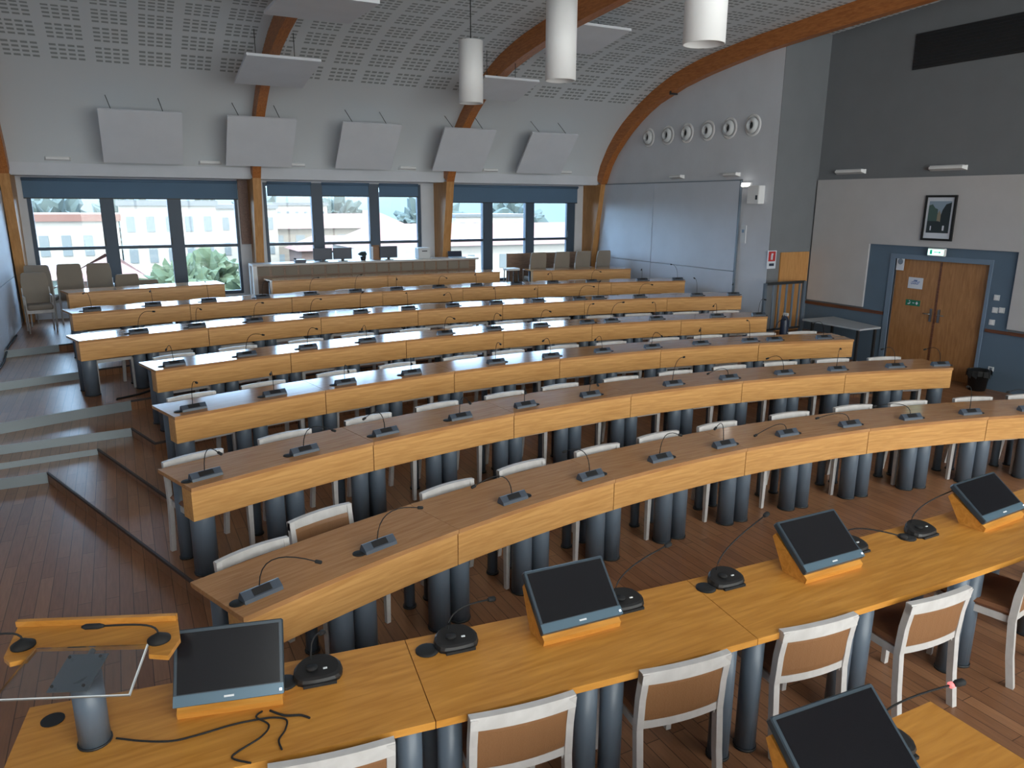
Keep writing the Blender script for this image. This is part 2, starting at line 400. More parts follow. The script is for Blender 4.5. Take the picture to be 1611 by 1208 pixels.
    # right side: white flank wall with boards, grey return, door wall
    struct(MB().lo((X1, YG+.012, -.2), (X1+.15, BY+.3, 6.3)).build('wall_flank', 'plaster'), 'white flank wall with the round air nozzles')
    bpy.data.objects['wall_flank'].name = 'wall_right.002'
    b = MB()
    for y0, y1 in ((11.2, 13.86), (13.88, 15.98)):
        b.lo((X1-.04, y0, 1.54), (X1, y1, 3.29)); b.lo((X1-.04, y0, .02), (X1, y1, 1.525))
    struct(b.build('trim_22', 'white_board'), 'large pale boards on the flank wall')
    struct(MB().lo((X1-.045, 11.17, 0), (X1, 11.2, 3.31)).lo((X1-.045, 11.17, 3.29), (X1, 15.98, 3.31)).build('trim_23', 'painted_metal'))
    struct(MB().lo((X1+.002, YG-.0, 0), (X2+.15, YG+.15, 6.4)).build('wall_return', 'grey_wall'), 'dark grey return wall').name = 'wall_right.001'
    # door wall with opening
    b = MB(); D0, D1, DH = 6.88, 8.50, 1.94
    b.lo((X2, YF-.2, -.2), (X2+.2, D0, 6.4)); b.lo((X2, D1, -.2), (X2+.2, YG+.1, 6.4)); b.lo((X2, D0, DH), (X2+.2, D1, 6.4)); b.lo((X2+.12, D0, -.2), (X2+.2, D1, DH))  # last box: unseen backing added behind the door to block outside light
    struct(b.build('wall_right', 'grey_wall'), 'dark grey wall with the double door')
    # slate-blue lower band and surround, pale fabric panel above
    b = MB(); b.lo((X2-.012, YF, 0), (X2, D0, .93)); b.lo((X2-.012, D1, 0), (X2, YG, .93))
    b.lo((X2-.012, 6.47, .93), (X2, D0, 2.16)); b.lo((X2-.012, D1, .93), (X2, 9.04, 2.16)); b.lo((X2-.012, D0, DH), (X2, D1, 2.16))
    struct(b.build('trim_24', 'slate_blue'), 'slate blue dado and door surround')
    b = MB(); b.lo((X2-.05, 9.04, 1.02), (X2-.0, YG-.04, 3.3)); b.lo((X2-.05, 6.47, 2.165), (X2-.0, 9.04, 3.3)); b.lo((X2-.05, -1.0, .99), (X2-.0, 6.47, 3.3))
    struct(b.build('trim_25', 'wall_panel_grey'), 'pale grey panelling around the double door')
    b = MB(); b.lo((X2-.035, 8.62, .93), (X2, YG, .985)); b.lo((X2-.035, -1.0, .90), (X2, 6.80, .95))
    struct(b.build('trim_26', 'dark_rail_wood'), 'dark wooden dado rail')
    b = MB(); b.lo((X2-.03, D1, 0), (X2+.02, D1+.1, DH+.08)); b.lo((X2-.03, D0-.05, 0), (X2+.02, D0, DH+.08)); b.lo((X2-.03, D0, DH), (X2+.02, D1, DH+.08))
    struct(b.build('trim_27', 'slate_light'), 'blue-grey door frame')
    dr = struct(empty('door_1', (X2+.03, (D0+D1)/2, 0)), 'double wooden door with notices on the left leaf')
    m = (D0+D1)/2
    for n, (a, c) in enumerate(((D0+.005, m-.004), (m+.004, D1-.005))):
        lf = MB().lo((0, a-m, .005), (.045, c-m, DH-.005)).build('door_leaf', 'door_wood', dr)
        y = (-.07, .07)[n]
        hb = MB().lo((-.012, y-.02, .92), (0, y+.02, 1.14)).tube([(-.01, y, 1.05), (-.05, y, 1.05), (-.05, y+(-.11 if n == 0 else .11), 1.05)], .009).build('handle', 'metal', lf)
    MB().lo((-.006, -.018, .02), (0, .018, DH-.02)).build('meeting_strip', 'dark_rail_wood', dr)
    # wall behind the photographer, mostly glazed
    b = MB()
    b.lo((XL-.2, YF-.2, -.2), (X2+.2, YF, .8)); b.lo((XL-.2, YF-.2, 5.6), (X2+.2, YF, 6.4)); b.lo((XL-.2, YF-.2, .8), (-1.3, YF, 5.6)); b.lo((11.3, YF-.2, .8), (X2+.2, YF, 5.6))
    struct(b.build('wall_front', 'white_wall'))
    fr = MB()
    for k in range(7): fr.lo((-1.3+2.1*k-.04, YF-.12, .8), (-1.3+2.1*k+.04, YF-.04, 5.6))
    fr.lo((-1.3, YF-.12, 3.1), (11.3, YF-.04, 3.2))
    root = struct(fr.build('window_4', 'window_frame'))
    for k in range(6): MB().lo((-1.26+2.1*k, YF-.085, .8), (.76+2.1*k, YF-.078, 3.1)).lo((-1.26+2.1*k, YF-.085, 3.2), (.76+2.1*k, YF-.078, 5.6)).build('pane', 'window_glass', root)
    # wooden hatch panel on the grey return
    struct(MB().lo((11.22, YG-.03, .42), (11.98, YG, 1.95)).build('door_2', 'panel_wood'), 'plain beech door leaf in the grey return wall behind the railing')
shell()

# ---------------------------------------------------------------- timber arches
INNER = [(15.80, 3.30), (15.57, 3.72), (15.36, 3.98), (15.08, 4.23), (14.8, 4.45), (14.49, 4.65), (14.18, 4.82), (13.82, 4.98), (13.4, 5.10), (13.0, 5.215), (12.6, 5.295), (12.24, 5.36), (11.54, 5.457), (10.75, 5.55), (10.0, 5.60), (9.36, 5.64), (8.8, 5.67), (7, 5.76), (4, 5.83), (0, 5.88), (YF+.03, 5.9)]
def arch(x0, x1, label):
    root = empty('timber_arch', ((x0+x1)/2, BY, .634)); tag(root, label, 'arch', 'laminated timber arches')
    w = (x1-x0)/2; oz = .634
    def up(y):      # vault height
        for (y0, z0), (y1, z1) in zip(PROF, PROF[1:]):
            if y1 <= y <= y0: return z0+(z1-z0)*(y-y0)/(y1-y0)
        return PROF[0][1]
    rings = []
    for (y, z) in INNER:
        # matching outer point, offset perpendicular to the curve
        i = INNER.index((y, z)); a = INNER[max(i-1, 0)]; b = INNER[min(i+1, len(INNER)-1)]
        d = Vector((b[0]-a[0], b[1]-a[1])).normalized(); nrm = Vector((-d.y, d.x)) if d.x < 0 else Vector((d.y, -d.x))
        if nrm.y < 0: nrm = -nrm
        if i < 2: q = (15.99, 3.40+.17*i)
        else:
            t = .1
            while t < .6 and y+nrm.x*t < 16.1 and z+nrm.y*t < up(min(y+nrm.x*t, 15.96)): t += .01
            q = (y+nrm.x*t, z+nrm.y*t)
        rings.append([(-w, y-BY, z-oz), (w, y-BY, z-oz), (w, q[0]-BY, q[1]-oz), (-w, q[0]-BY, q[1]-oz)])
    MB().loft(rings).build('curved_beam', 'arch_wood', root)
    col = []
    for z, y in ((.634, 16.32), (1.0, 16.24), (1.46, 16.15), (2.0, 16.05), (2.6, 15.93), (3.3, 15.80)):
        col.append([(-w, y-BY, z-oz), (w, y-BY, z-oz), (w, -.002, z-oz), (-w, -.002, z-oz)])
    MB().loft(col).build('column', 'panel_wood', root)
    for y, z in ((13.3, 5.14),):
        MB().box((0, y-BY, z-oz), (x1-x0+.012, .06, .07)).build('steel_joint', 'leg_dark', root)
arch(2.48, 2.64, 'dark timber arch between the left and middle windows')
arch(6.62, 6.80, 'timber arch between the middle and right windows')
arch(10.75, 10.918, 'long orange timber arch along the right flank wall')
arch(XL+.032, XL+.19, 'timber arch against the left wall, cut by the photo edge')
tag(MB().lo((2.29, BY-.05, 1.98), (2.56, BY, 3.28)).build('wall_box', 'dark_rail_wood'), 'red-brown wooden panel left of the middle window column', 'panel')

# ---------------------------------------------------------------- blinds
def blind(x0, x1, zb, label, y=BY-.01):
    r = empty('roller_blind', ((x0+x1)/2, y, 3.2)); tag(r, label, 'blind', 'blinds over the windows')
    h = (x1-x0)/2
    MB().tube([(-h, -.03, .03), (h, -.03, .03)], .03, 10).build('roller', 'blind', r)
    MB().lo((-h, -.012, zb-3.2), (h, -.006, .03)).build('blind_fabric', 'blind', r)
    MB().lo((-h, -.018, zb-3.22), (h, 0, zb-3.2)).build('bottom_bar', 'leg_dark', r)
blind(-1.46, 2.28, 2.90, 'wide blue-grey blind half lowered over the left window')
blind(2.88, 3.80, 2.98, 'narrow blue-grey blind on the left light of the middle window', BY+.03)
blind(4.02, 5.08, 2.98, 'narrow blue-grey blind on the centre light of the middle window', BY+.03)
blind(5.31, 6.24, 2.98, 'narrow blue-grey blind on the right light of the middle window', BY+.03)
blind(6.84, 10.56, 2.86, 'wide blue-grey blind half lowered over the right window')

# ---------------------------------------------------------------- desks
def desk_proto(row, L, ends):
    """curved module; local origin on the floor at the module's front edge middle, +Y outward"""
    r = ROW_R[row]; ha = L/2/r; c = (0, -r); n = 8
    return dict(top=lambda: MB().arc(r-.012, r+DW, TH-.03, TH, -ha+.002/r, ha-.002/r, n, c),
                front=lambda: MB().arc(r, r+.02, TH-PH, TH-.03, -ha+.004/r, ha-.004/r, n, c),
                ha=ha, c=c, r=r)
def make_desk(row, t0, t1, label, left_end, right_end, legs=True):
    tm = (t0+t1)/2; r = ROW_R[row]; z = ROW_Z[row]
    root = empty('curved_desk', P(tm, r, z), -R_(tm)); tag(root, label, 'desk', 'curved desks of the %s row' % ROWN[row])
    L = R_(t1-t0)*r; d = desk_proto(row, L, None); ha = d['ha']; c = d['c']
    def q(a, rr): return (rr*sin(a), -r+rr*cos(a))
    d['top']().build('desktop', 'beech_top_shaded', root); d['front']().build('front_panel', 'beech', root)
    if left_end: MB().arc(r+.02, r+.15, TH-PH, TH-.03, -ha+.003/r, -ha+.03/r, 1, c).build('end_panel', 'beech', root)
    if right_end: MB().arc(r+.02, r+.15, TH-PH, TH-.03, ha-.03/r, ha-.003/r, 1, c).build('end_panel', 'beech', root)
    al = .085/r
    for a, big in ((-ha+al*(1.35 if left_end else 1), left_end), (-al, 0), (al, 0), (ha-al*(1.35 if right_end else 1), right_end)):
        rad = .088 if big else .076
        x, y = q(a, r+.02+rad+.012)
        lg = MB().cyl((x, y), rad, .012, TH-.03, 18).build('leg', 'leg_paint', root)
        MB().cyl((x, y), rad+.006, 0, .014, 18).build('foot', 'leg_dark', lg)
        x, y = q(a, r+DW-.09)
        lg = MB().cyl((x, y), .052 if big else .04, .012, TH-.03, 12).build('leg', 'leg_paint', root)
        MB().cyl((x, y), .05 if not big else .06, 0, .014, 12).build('foot', 'leg_dark', lg)
    if left_end and row == 0:
        x, y = q(-ha, r+.085)
        MB().cyl((0, 0), .016, 0, .006, 12, T=Matrix.Translation((x, y, TH-.13)) @ Matrix.Rotation(R_(-90), 4, 'Y')).build('lock', 'metal', root)
    return root
ROWN = ['front', 'second', 'third', 'fourth', 'fifth', 'sixth', 'rearmost']
SEAMS = [[-22, -14.63, -7.34, -.03, 7.35, 14.58, 21.6], [-19.6, -13.0, -6.5, -.2, 6.35, 12.64, 19.13], [-17.3, -11.48, -5.42, .25, 6.16, 12.16, 18.0],
         [-15.8, -10.38, -4.88, .34, 5.5, 10.95, 16.33], [-16.78, -11.83, -6.75, -1.76, 3.0, 7.9, 13.04, 17.76], [-15.65, -10.98, -6.31, -1.63, 2.88, 7.37, 11.94, 16.64]]
for k, sm in enumerate(SEAMS):
    n = len(sm)-1
    for i in range(n):
        pos = 'leftmost' if i == 0 else 'rightmost' if i == n-1 else ORD[i]+' from the left'
        lab = 'curved beech desk, %s in the %s row' % (pos, ROWN[k])
        if i == 0: lab += ', beside the aisle steps'
        make_desk(k, sm[i], sm[i+1], lab, i == 0, i == n-1)
for (a, b, lab, le, re) in [(-14.7, -8.1, 'curved beech desk of the rearmost row standing alone at the left', 1, 1), (-5.84, .27, 'curved beech desk, left half of the middle pair in the rearmost row', 1, 0),
                            (.27, 6.86, 'curved beech desk, right half of the middle pair in the rearmost row', 0, 1), (8.89, 15.1, 'curved beech desk of the rearmost row at the right, near the flank wall', 1, 1)]:
    make_desk(6, a, b, lab, le, re)

# ---------------------------------------------------------------- delegate microphones
def bez(p0, p1, p2, p3, n=9):
    return [Vector(p0)*(1-t)**3+Vector(p1)*3*t*(1-t)**2+Vector(p2)*3*t*t*(1-t)+Vector(p3)*t**3 for t in [i/n for i in range(n+1)]]
_body = {}
def delegate_mic(loc, rz, tip, side, label, group):
    root = empty('delegate_microphone', loc, rz); tag(root, label, 'microphone', group)
    if side not in _body:
        b = MB(); h = .116
        sec = [(-.040, 0), (.032, 0), (.036, .012), (.018, .052), (.006, .055), (-.034, .020)]
        b.loft([[(x, y, z) for y, z in sec] for x in (-h, h)])
        b1 = b.build('microphone_base', 'mic_body', root)
        b2 = MB().loft([[(x, y, z) for y, z in [(-.030, .0265), (.0, .0535), (.001, .0555), (-.032, .028)]] for x in (-.055, .055)]).build('control_panel', 'black_plastic', b1)
        b3 = MB().lathe([(.0, 0), (.042, 0), (.042, .004), (.036, .007), (0, .007)], 16, (side*.135, .012, 0)).build('cable_grommet', 'rubber', root)
        _body[side] = (b1, b2, b3)
    else:
        b1, b2, b3 = _body[side]
        n1 = b1.copy(); COL.objects.link(n1); n1.parent = root
        n2 = b2.copy(); COL.objects.link(n2); n2.parent = n1
        n3 = b3.copy(); COL.objects.link(n3); n3.parent = root
    t = Vector(tip); b0 = Vector((.0, .012, .05))
    up = min(.2, max(.10, t.z*.9))
    pts = bez(b0, b0+Vector((t.x*.05, .0, up)), b0.lerp(t, .45)+Vector((0, 0, up*.75)), t)
    nk = MB().tube(pts, .0035, 5).build('gooseneck', 'rubber', root)
    d = (pts[-1]-pts[-3]).normalized()
    MB().tube([t-d*.005, t, t+d*.03, t+d*.035], [.006, .011, .011, .006], 8).build('microphone_head', 'rubber', nk)
MICS = [[-21.08, -17.23, -11.74, -8.01, -4.32, -0.73, 2.97, 6.76, 10.5, 14.1, 17.6, 20.6],
        [-18.85, -15.41, -12.14, -8.77, -5.56, -2.09, 2.61, 5.93, 9.27, 12.52, 16.06, 18.8],
        [-16.42, -13.35, -10.36, -7.28, -2.98, 0.04, 2.99, 5.93, 8.88, 11.9, 13.42, 16.47],
        [-14.94, -12.08, -9.41, -6.62, -2.65, 0.02, 2.7, 5.43, 6.87, 9.63, 13.4, 16.0],
        [-14.47, -12.17, -9.69, -7.07, -4.61, -2.12, 0.31, 2.79, 5.25, 7.75, 8.92, 11.46, 15.1, 17.4],
        [-14.8, -12.41, -10.04, -7.59, -5.27, -2.94, -0.72, 1.64, 3.83, 6.22, 8.42, 10.84, 14.04, 16.3]]
TIPS = {0: [(.21, -.23, .20), (.28, -.05, .20), (-.34, 0, .20), (-.12, .16, .2), (.18, -.02, .2), (-.13, -.02, .2), (-.42, -.05, .07), (-.34, .06, .1), (-.34, .12, .13), (.05, .12, .26), (-.22, .05, .2), (.2, .1, .2)],
        1: [(.07, -.09, .2), (.16, -.18, .2), (-.22, -.05, .2), (-.01, -.17, .2), (-.1, -.15, .2), (-.06, -.2, .18), (.22, .12, .28), (-.36, -.1, .12), (-.2, .05, .2), (.1, .1, .25), (-.1, .12, .22), (-.15, .1, .2)],
        2: [(-.02, -.18, .3), (-.12, -.22, .28), (-.12, -.34, .22), (-.16, -.32, .2)]}
for k, ms in enumerate(MICS):
    n = len(ms)
    for i, th in enumerate(ms):
        if k in TIPS and i < len(TIPS[k]): tip = TIPS[k][i]
        else: tip = (random.uniform(-.2, .2), random.uniform(-.28, .05), random.uniform(.2, .33))
        pos = 'leftmost' if i == 0 else 'rightmost' if i == n-1 else ORD[i]+' from the left'
        lab = 'black gooseneck microphone on the %s row of desks, %s' % (ROWN[k], pos)
        side = (-1 if i < 2 else 1) if k == 0 else (-1 if i < 4 else 1)
        delegate_mic(P(th, ROW_R[k]+.13, ROW_Z[k]+TH), -R_(th), tip, side, lab, 'delegate microphones on the %s row' % ROWN[k])

# ---------------------------------------------------------------- chairs
def chair_parts(root, scale=1.0, leather='leather'):
    """+Y is the back; origin on the floor under the seat centre"""
    w = .225
    for sx in (-1, 1):
        pts = [(0, .255), (.2, .225), (.43, .205), (.6, .215), (.75, .24)]   # (z, y) splayed back post
        rings = [[(sx*w-.018, y-.02, z), (sx*w+.018, y-.02, z), (sx*w+.018, y+.02, z), (sx*w-.018, y+.02, z)] for z, y in pts]
        MB().loft(rings).build('leg', 'chair_wood', root)
        MB().loft([[(sx*(w-.005)-t, -.205-t, z), (sx*(w-.005)+t, -.205-t, z), (sx*(w-.005)+t, -.205+t, z), (sx*(w-.005)-t, -.205+t, z)] for z, t in ((0, .015), (.43, .021))]).build('leg', 'chair_wood', root)
    def rail(z0, z1, y0, bulge, th, name, m, hw=w-.015, n=8, arch_=0):
        rings = []
        for i in range(n+1):
            u = -1+2*i/n; x = u*hw; y = y0+bulge*(1-u*u); zt = arch_*(1-u*u)
            rings.append([(x, y-th/2, z0), (x, y+th/2, z0), (x, y+th/2, z1+zt), (x, y-th/2, z1+zt)])
        return MB().loft(rings).build(name, m, root)
    rail(.695, .757, .235, .022, .036, 'top_rail', 'chair_wood', w+.018, arch_=.006)
    rail(.43, .472, .205, .018, .028, 'lower_rail', 'chair_wood')
    # padded back, thicker in the middle
    rings = []
    for z, y, t in ((.474, .208, .010), (.51, .209, .016), (.60, .216, .018), (.67, .226, .016), (.697, .231, .010)):
        ring = []
        for i in range(9):
            u = -1+2*i/8; ring.append((u*(w-.018), y+.02*(1-u*u)-t, z))
        for i in range(8, -1, -1):
            u = -1+2*i/8; ring.append((u*(w-.018), y+.02*(1-u*u)+t, z))
        rings.append(ring)
    MB().loft(rings).build('back_pad', leather, root)
    b = MB(); b.lo((-w+.015, -.225, .405), (w-.015, -.19, .45)); b.lo((-w+.0, -.2, .405), (-w+.025, .21, .45)); b.lo((w-.025, -.2, .405), (w, .21, .45))
    b.build('seat_frame', 'chair_wood', root)
    MB().bev((0, -.005, .472), (2*w+.01, .43, .045), .02).build('seat', 'leather_brown', root)
proto = empty('conference_chair'); chair_parts(proto)
proto_kids = list(proto.children)
first_used = [False]
def place_chair(loc, rz, label, group):
    if not first_used[0]: o = proto; first_used[0] = True
    else:
        o = proto.copy(); COL.objects.link(o)
        for ch in proto_kids:
            c = ch.copy(); COL.objects.link(c); c.parent = o
    o.location = loc; o.rotation_euler = (0, 0, rz); tag(o, label, 'chair', group); return o
for k, sm in enumerate(SEAMS):
    cs = []
    for i in range(len(sm)-1):
        fr = (.27, .73) if k != 1 else (.2, .68)
        for f_ in fr: cs.append(sm[i]+(sm[i+1]-sm[i])*f_)
    if k == 0: cs[0], cs[1], cs[2], cs[3], cs[4], cs[5], cs[6] = -19.95, -17.15, -12.75, -9.3, -5.7, -2.2, 1.2
    n = len(cs)
    for i, th in enumerate(cs):
        rr = ROW_R[k]+DW-.15+random.uniform(-.012, .02); j = random.uniform(-.5, .5)
        if k == 0 and i == 1: rr += .2
        z = ROW_Z[k]
        pos = 'leftmost' if i == 0 else 'rightmost' if i == n-1 else ORD[i]+' from the left'
        lab = 'pale wood chair tucked under the %s row of desks, %s' % (ROWN[k], pos)
        if k == 0 and i == 1: lab = 'pale wood chair pulled back from the front row, its tan backrest showing'
        ch_ = place_chair(P(th+j*.12, rr, z), -R_(th+j*2), lab, 'chairs of the %s row' % ROWN[k])
        if k >= 4: ch_.scale = (1, 1, .965)

# ---------------------------------------------------------------- president's table in the foreground
def far_y(x): return 2.875+(x-5)**2/60
def near_y(x): return far_y(x)-.625
def pres_table(xa, xb, label, end_left=False):
    xm = (xa+xb)/2; ym = (far_y(xm)+near_y(xm))/2
    root = empty('presidium_table', (xm, ym, 0)); tag(root, label, 'table', 'tables of the presidium')
    n = 10; rings = []
    for i in range(n+1):
        x = xa+.002+(xb-xa-.004)*i/n; t = -(x-5)/30   # shift along the normal towards the chairs
        xn = x+(-.09+.02*(x/5)) if True else x
        rings.append([(x-xm, far_y(x)-ym, TH-.035), (x-xm, far_y(x)-ym, TH), (xn-xm, near_y(x)-ym, TH), (xn-xm, near_y(x)-ym, TH-.035)])
    MB().loft(rings).build('tabletop', 'president_top', root)
    legx = []
    k = xa
    xs = [xa+.09, (xa+xb)/2-.07, (xa+xb)/2+.07, xb-.09] if xb-xa < 2.2 else [xa+.09, 3.44, 3.58, 4.42, 4.56, 5.3, 5.44, xb-.09]
    for x in xs:
        for yy in (near_y(x)+.12, far_y(x)-.12):
            xo = -.07 if yy < ym else -.01
            lg = MB().cyl((x+xo-xm, yy-ym), .056, .012, TH-.035, 18).build('leg', 'leg_paint', root)
            MB().cyl((x+xo-xm, yy-ym), .062, 0, .014, 18).build('foot', 'leg_dark', lg)
    if end_left:
        MB().cyl((-.455-xm, 3.25-ym), .045, TH, TH+.004, 20).build('cable_grommet', 'rubber', root)
    return root
pres_table(-.55, 1.05, 'golden beech foreground table at the left carrying the clear lectern', True)
pres_table(1.05, 2.70, 'golden beech foreground table, second from the left, in the middle')
pres_table(2.70, 6.2, 'golden beech foreground table at the right with two tilted monitors')

def side_table():
    root = empty('side_table', (1.9, .95, 0)); tag(root, 'beech table corner at the bottom right, nearest the camera', 'table')
    MB().prism([(-.9, -1.2), (1.02, -1.2), (1.035, .69), (-.9, .74)], TH-.035, TH).build('tabletop', 'president_top', root)
    for x, y in ((-.75, .55), (.85, .5), (-.75, -1.05), (.85, -1.05)):
        lg = MB().cyl((x, y), .056, .012, TH-.035, 18).build('leg', 'leg_paint', root); MB().cyl((x, y), .062, 0, .014, 18).build('foot', 'leg_dark', lg)
side_table()

def monitor(loc, rz, w, h, alpha, label, wedge_w=None):
    """bottom front edge of the screen at loc (local), leaning back at alpha from the horizontal, on a wooden wedge"""
    root = empty('desk_monitor', loc, rz); tag(root, label, 'monitor', 'tilted monitors on wooden wedges')
    a = R_(alpha); T = Matrix.Translation((0, 0, .048)) @ Matrix.Rotation(a, 4, 'X')
    ww = (wedge_w or w-.02)/2
    ca, sa = cos(a), sin(a)
    # wedge: closed wooden box under the sloping screen
    sec = [(-.012, 0), (-.02, .03), (-.012+.012, .045), (ca*h*.93, .045+sa*h*.93-.03), (ca*h*.93+.02, .045+sa*h*.93-.055), (ca*h*.62, 0)]
    MB().loft([[(x, y, z) for y, z in sec] for x in (-ww, ww)]).build('wooden_wedge', 'president_top', root)
    body = MB(); body.bev((0, h/2, .018), (w, h, .04), .006, T).build('monitor_case', 'bezel', root)
    MB().lo((-w/2+.016, .05, .0385), (w/2-.016, h-.016, .0395), T).build('screen', 'screen', root)
    MB().lo((-w/2+.002, .002, .0383), (w/2-.002, .046, .0405), T).build('lower_bezel', 'bezel_front', root)
    MB().lo((-.02, .018, .0405), (.02, .026, .0412), T).build('logo', 'plate_white', root)
    MB().box((w/2-.014, .02, .041), (.01, .01, .002), T).build('power_light', 'led', root)
    return root
def mid(a, b): return [(p+q)/2 for p, q in zip(a, b)]
monitor((.216, 2.975, TH), atan2(2.927-3.035, .426), .445, .31, 58, 'black monitor on a wooden wedge beside the clear lectern, leftmost')
monitor((1.855, 2.772, TH), atan2(-.026, .456), .46, .32, 44, 'black tilted monitor in the middle of the foreground table')
monitor((3.504, 2.625, TH), atan2(-.012, .486), .48, .33, 39, 'black tilted monitor on the right table, left of its other monitor')
monitor((5.127, 2.585, TH), .04, .50, .31, 37, 'black tilted monitor cut by the right photo edge')
monitor((2.12, 1.29, TH), R_(-4), .50, .40, 38, 'black tilted monitor on the nearest table, bottom edge of the photo')

_cb = []
def chair_mic(loc, rz, tip, label, redring=False, gside=-1):
    root = empty('chairman_microphone', loc, rz); root.scale = (1.28, 1.28, 1.15); tag(root, label, 'microphone', 'round based microphones on the foreground tables')
    b = MB()
    pts = []
    n = 22
    for i in range(n):
        t = 2*pi*i/n; x, y = .085*cos(t), .07*sin(t)
        if y < -.045: y = -.045-.3*(-y-.045)
        pts.append((x, y))
    b.loft([[(x*s_, y*s_+dy, z+(y+.07)*sl) for x, y in pts] for s_, z, dy, sl in ((1, 0, 0, 0), (1.03, .012, 0, .04), (.98, .022, 0, .16), (.86, .027, .004, .19))])
    base = b.build('microphone_base', 'black_plastic', root)
    MB().lo((-.055, -.062, .0), (.06, -.045, .012)).build('button_bar', 'rubber', base)
    MB().lathe([(0, 0), (.02, 0), (.02, .006), (0, .006)], 14, (-.02, -.0, .041)).build('speaker_grille', 'rubber', base)
    MB().box((.025, -.012, .041), (.014, .006, .004)).build('indicator', 'led_red' if redring else 'plate_white', base)
    MB().lathe([(0, 0), (.044, 0), (.044, .006), (.036, .01), (0, .01)], 18, (gside*.115, -.005, 0)).build('cable_grommet', 'rubber', root)
    t = Vector(tip); b0 = Vector((-.02, .045, .035))
    pt = bez(b0, b0+Vector((0, .01, .09)), b0.lerp(t, .4)+Vector((0, 0, .07)), t, 11)
    nk = MB().tube(pt, .0035, 6).build('gooseneck', 'rubber', root)
    d = (pt[-1]-pt[-2]).normalized()
    MB().tube([t, t+d*.012, t+d*.034, t+d*.04], [.007, .012, .012, .006], 8).build('microphone_head', 'rubber', nk)
    if redring: MB().tube([t-d*.012, t], [.0105, .0105], 8).build('light_ring', 'led_red', nk)
chair_mic((.60, 3.04, TH), R_(-9), (.02, .13, .10), 'black round microphone right of the leftmost monitor', gside=-1)
chair_mic((1.262, 2.985, TH), R_(-7), (.17, .12, .10), 'black round microphone left of the middle monitor, by the table joint')
chair_mic((2.215, 2.905, TH), R_(-4), (.28, .12, .18), 'black round microphone touching the right side of the middle monitor', gside=-1)
chair_mic((2.88, 2.84, TH), R_(-3), (.34, .15, .22), 'black round microphone just right of the table joint, between two monitors')
chair_mic((3.89, 2.80, TH), R_(-2), (.17, -.12, .10), 'black round microphone half hidden behind the right table monitor', gside=-1)
chair_mic((4.50, 2.75, TH), R_(0), (.40, .10, .14), 'black round microphone between the two monitors of the right table')
chair_mic((2.50, 1.53, TH), R_(-8), (.21, -.02, .22), 'black microphone with a red lit ring on the nearest table', redring=True, gside=-1)

for i, (x, y, a, lab) in enumerate([(.53, 2.50, -9, 'pale wood chair with tan back at the bottom edge, below the left monitor'),
                               (1.33, 2.41, -7.5, 'pale wood chair with tan back in front of the middle foreground table'),
                               (2.16, 2.33, -7, 'pale wood chair with tan back left of the table joint, behind the nearest monitor'),
                               (3.00, 2.28, -7, 'pale wood chair with tan back just right of the table joint'),
                               (3.82, 2.165, -4, 'pale wood chair with tan back standing clear of the right foreground table'),
                               (4.74, 2.14, 14, 'pale wood chair at the right photo edge, partly cut off')]):
    # chair backs towards the camera: local +Y points to -Y
    rz = R_(180+a)
    bx, by = -sin(rz)*.245, cos(rz)*.245
    place_chair((x-bx, y-by, 0), rz, lab, 'chairs of the foreground tables')

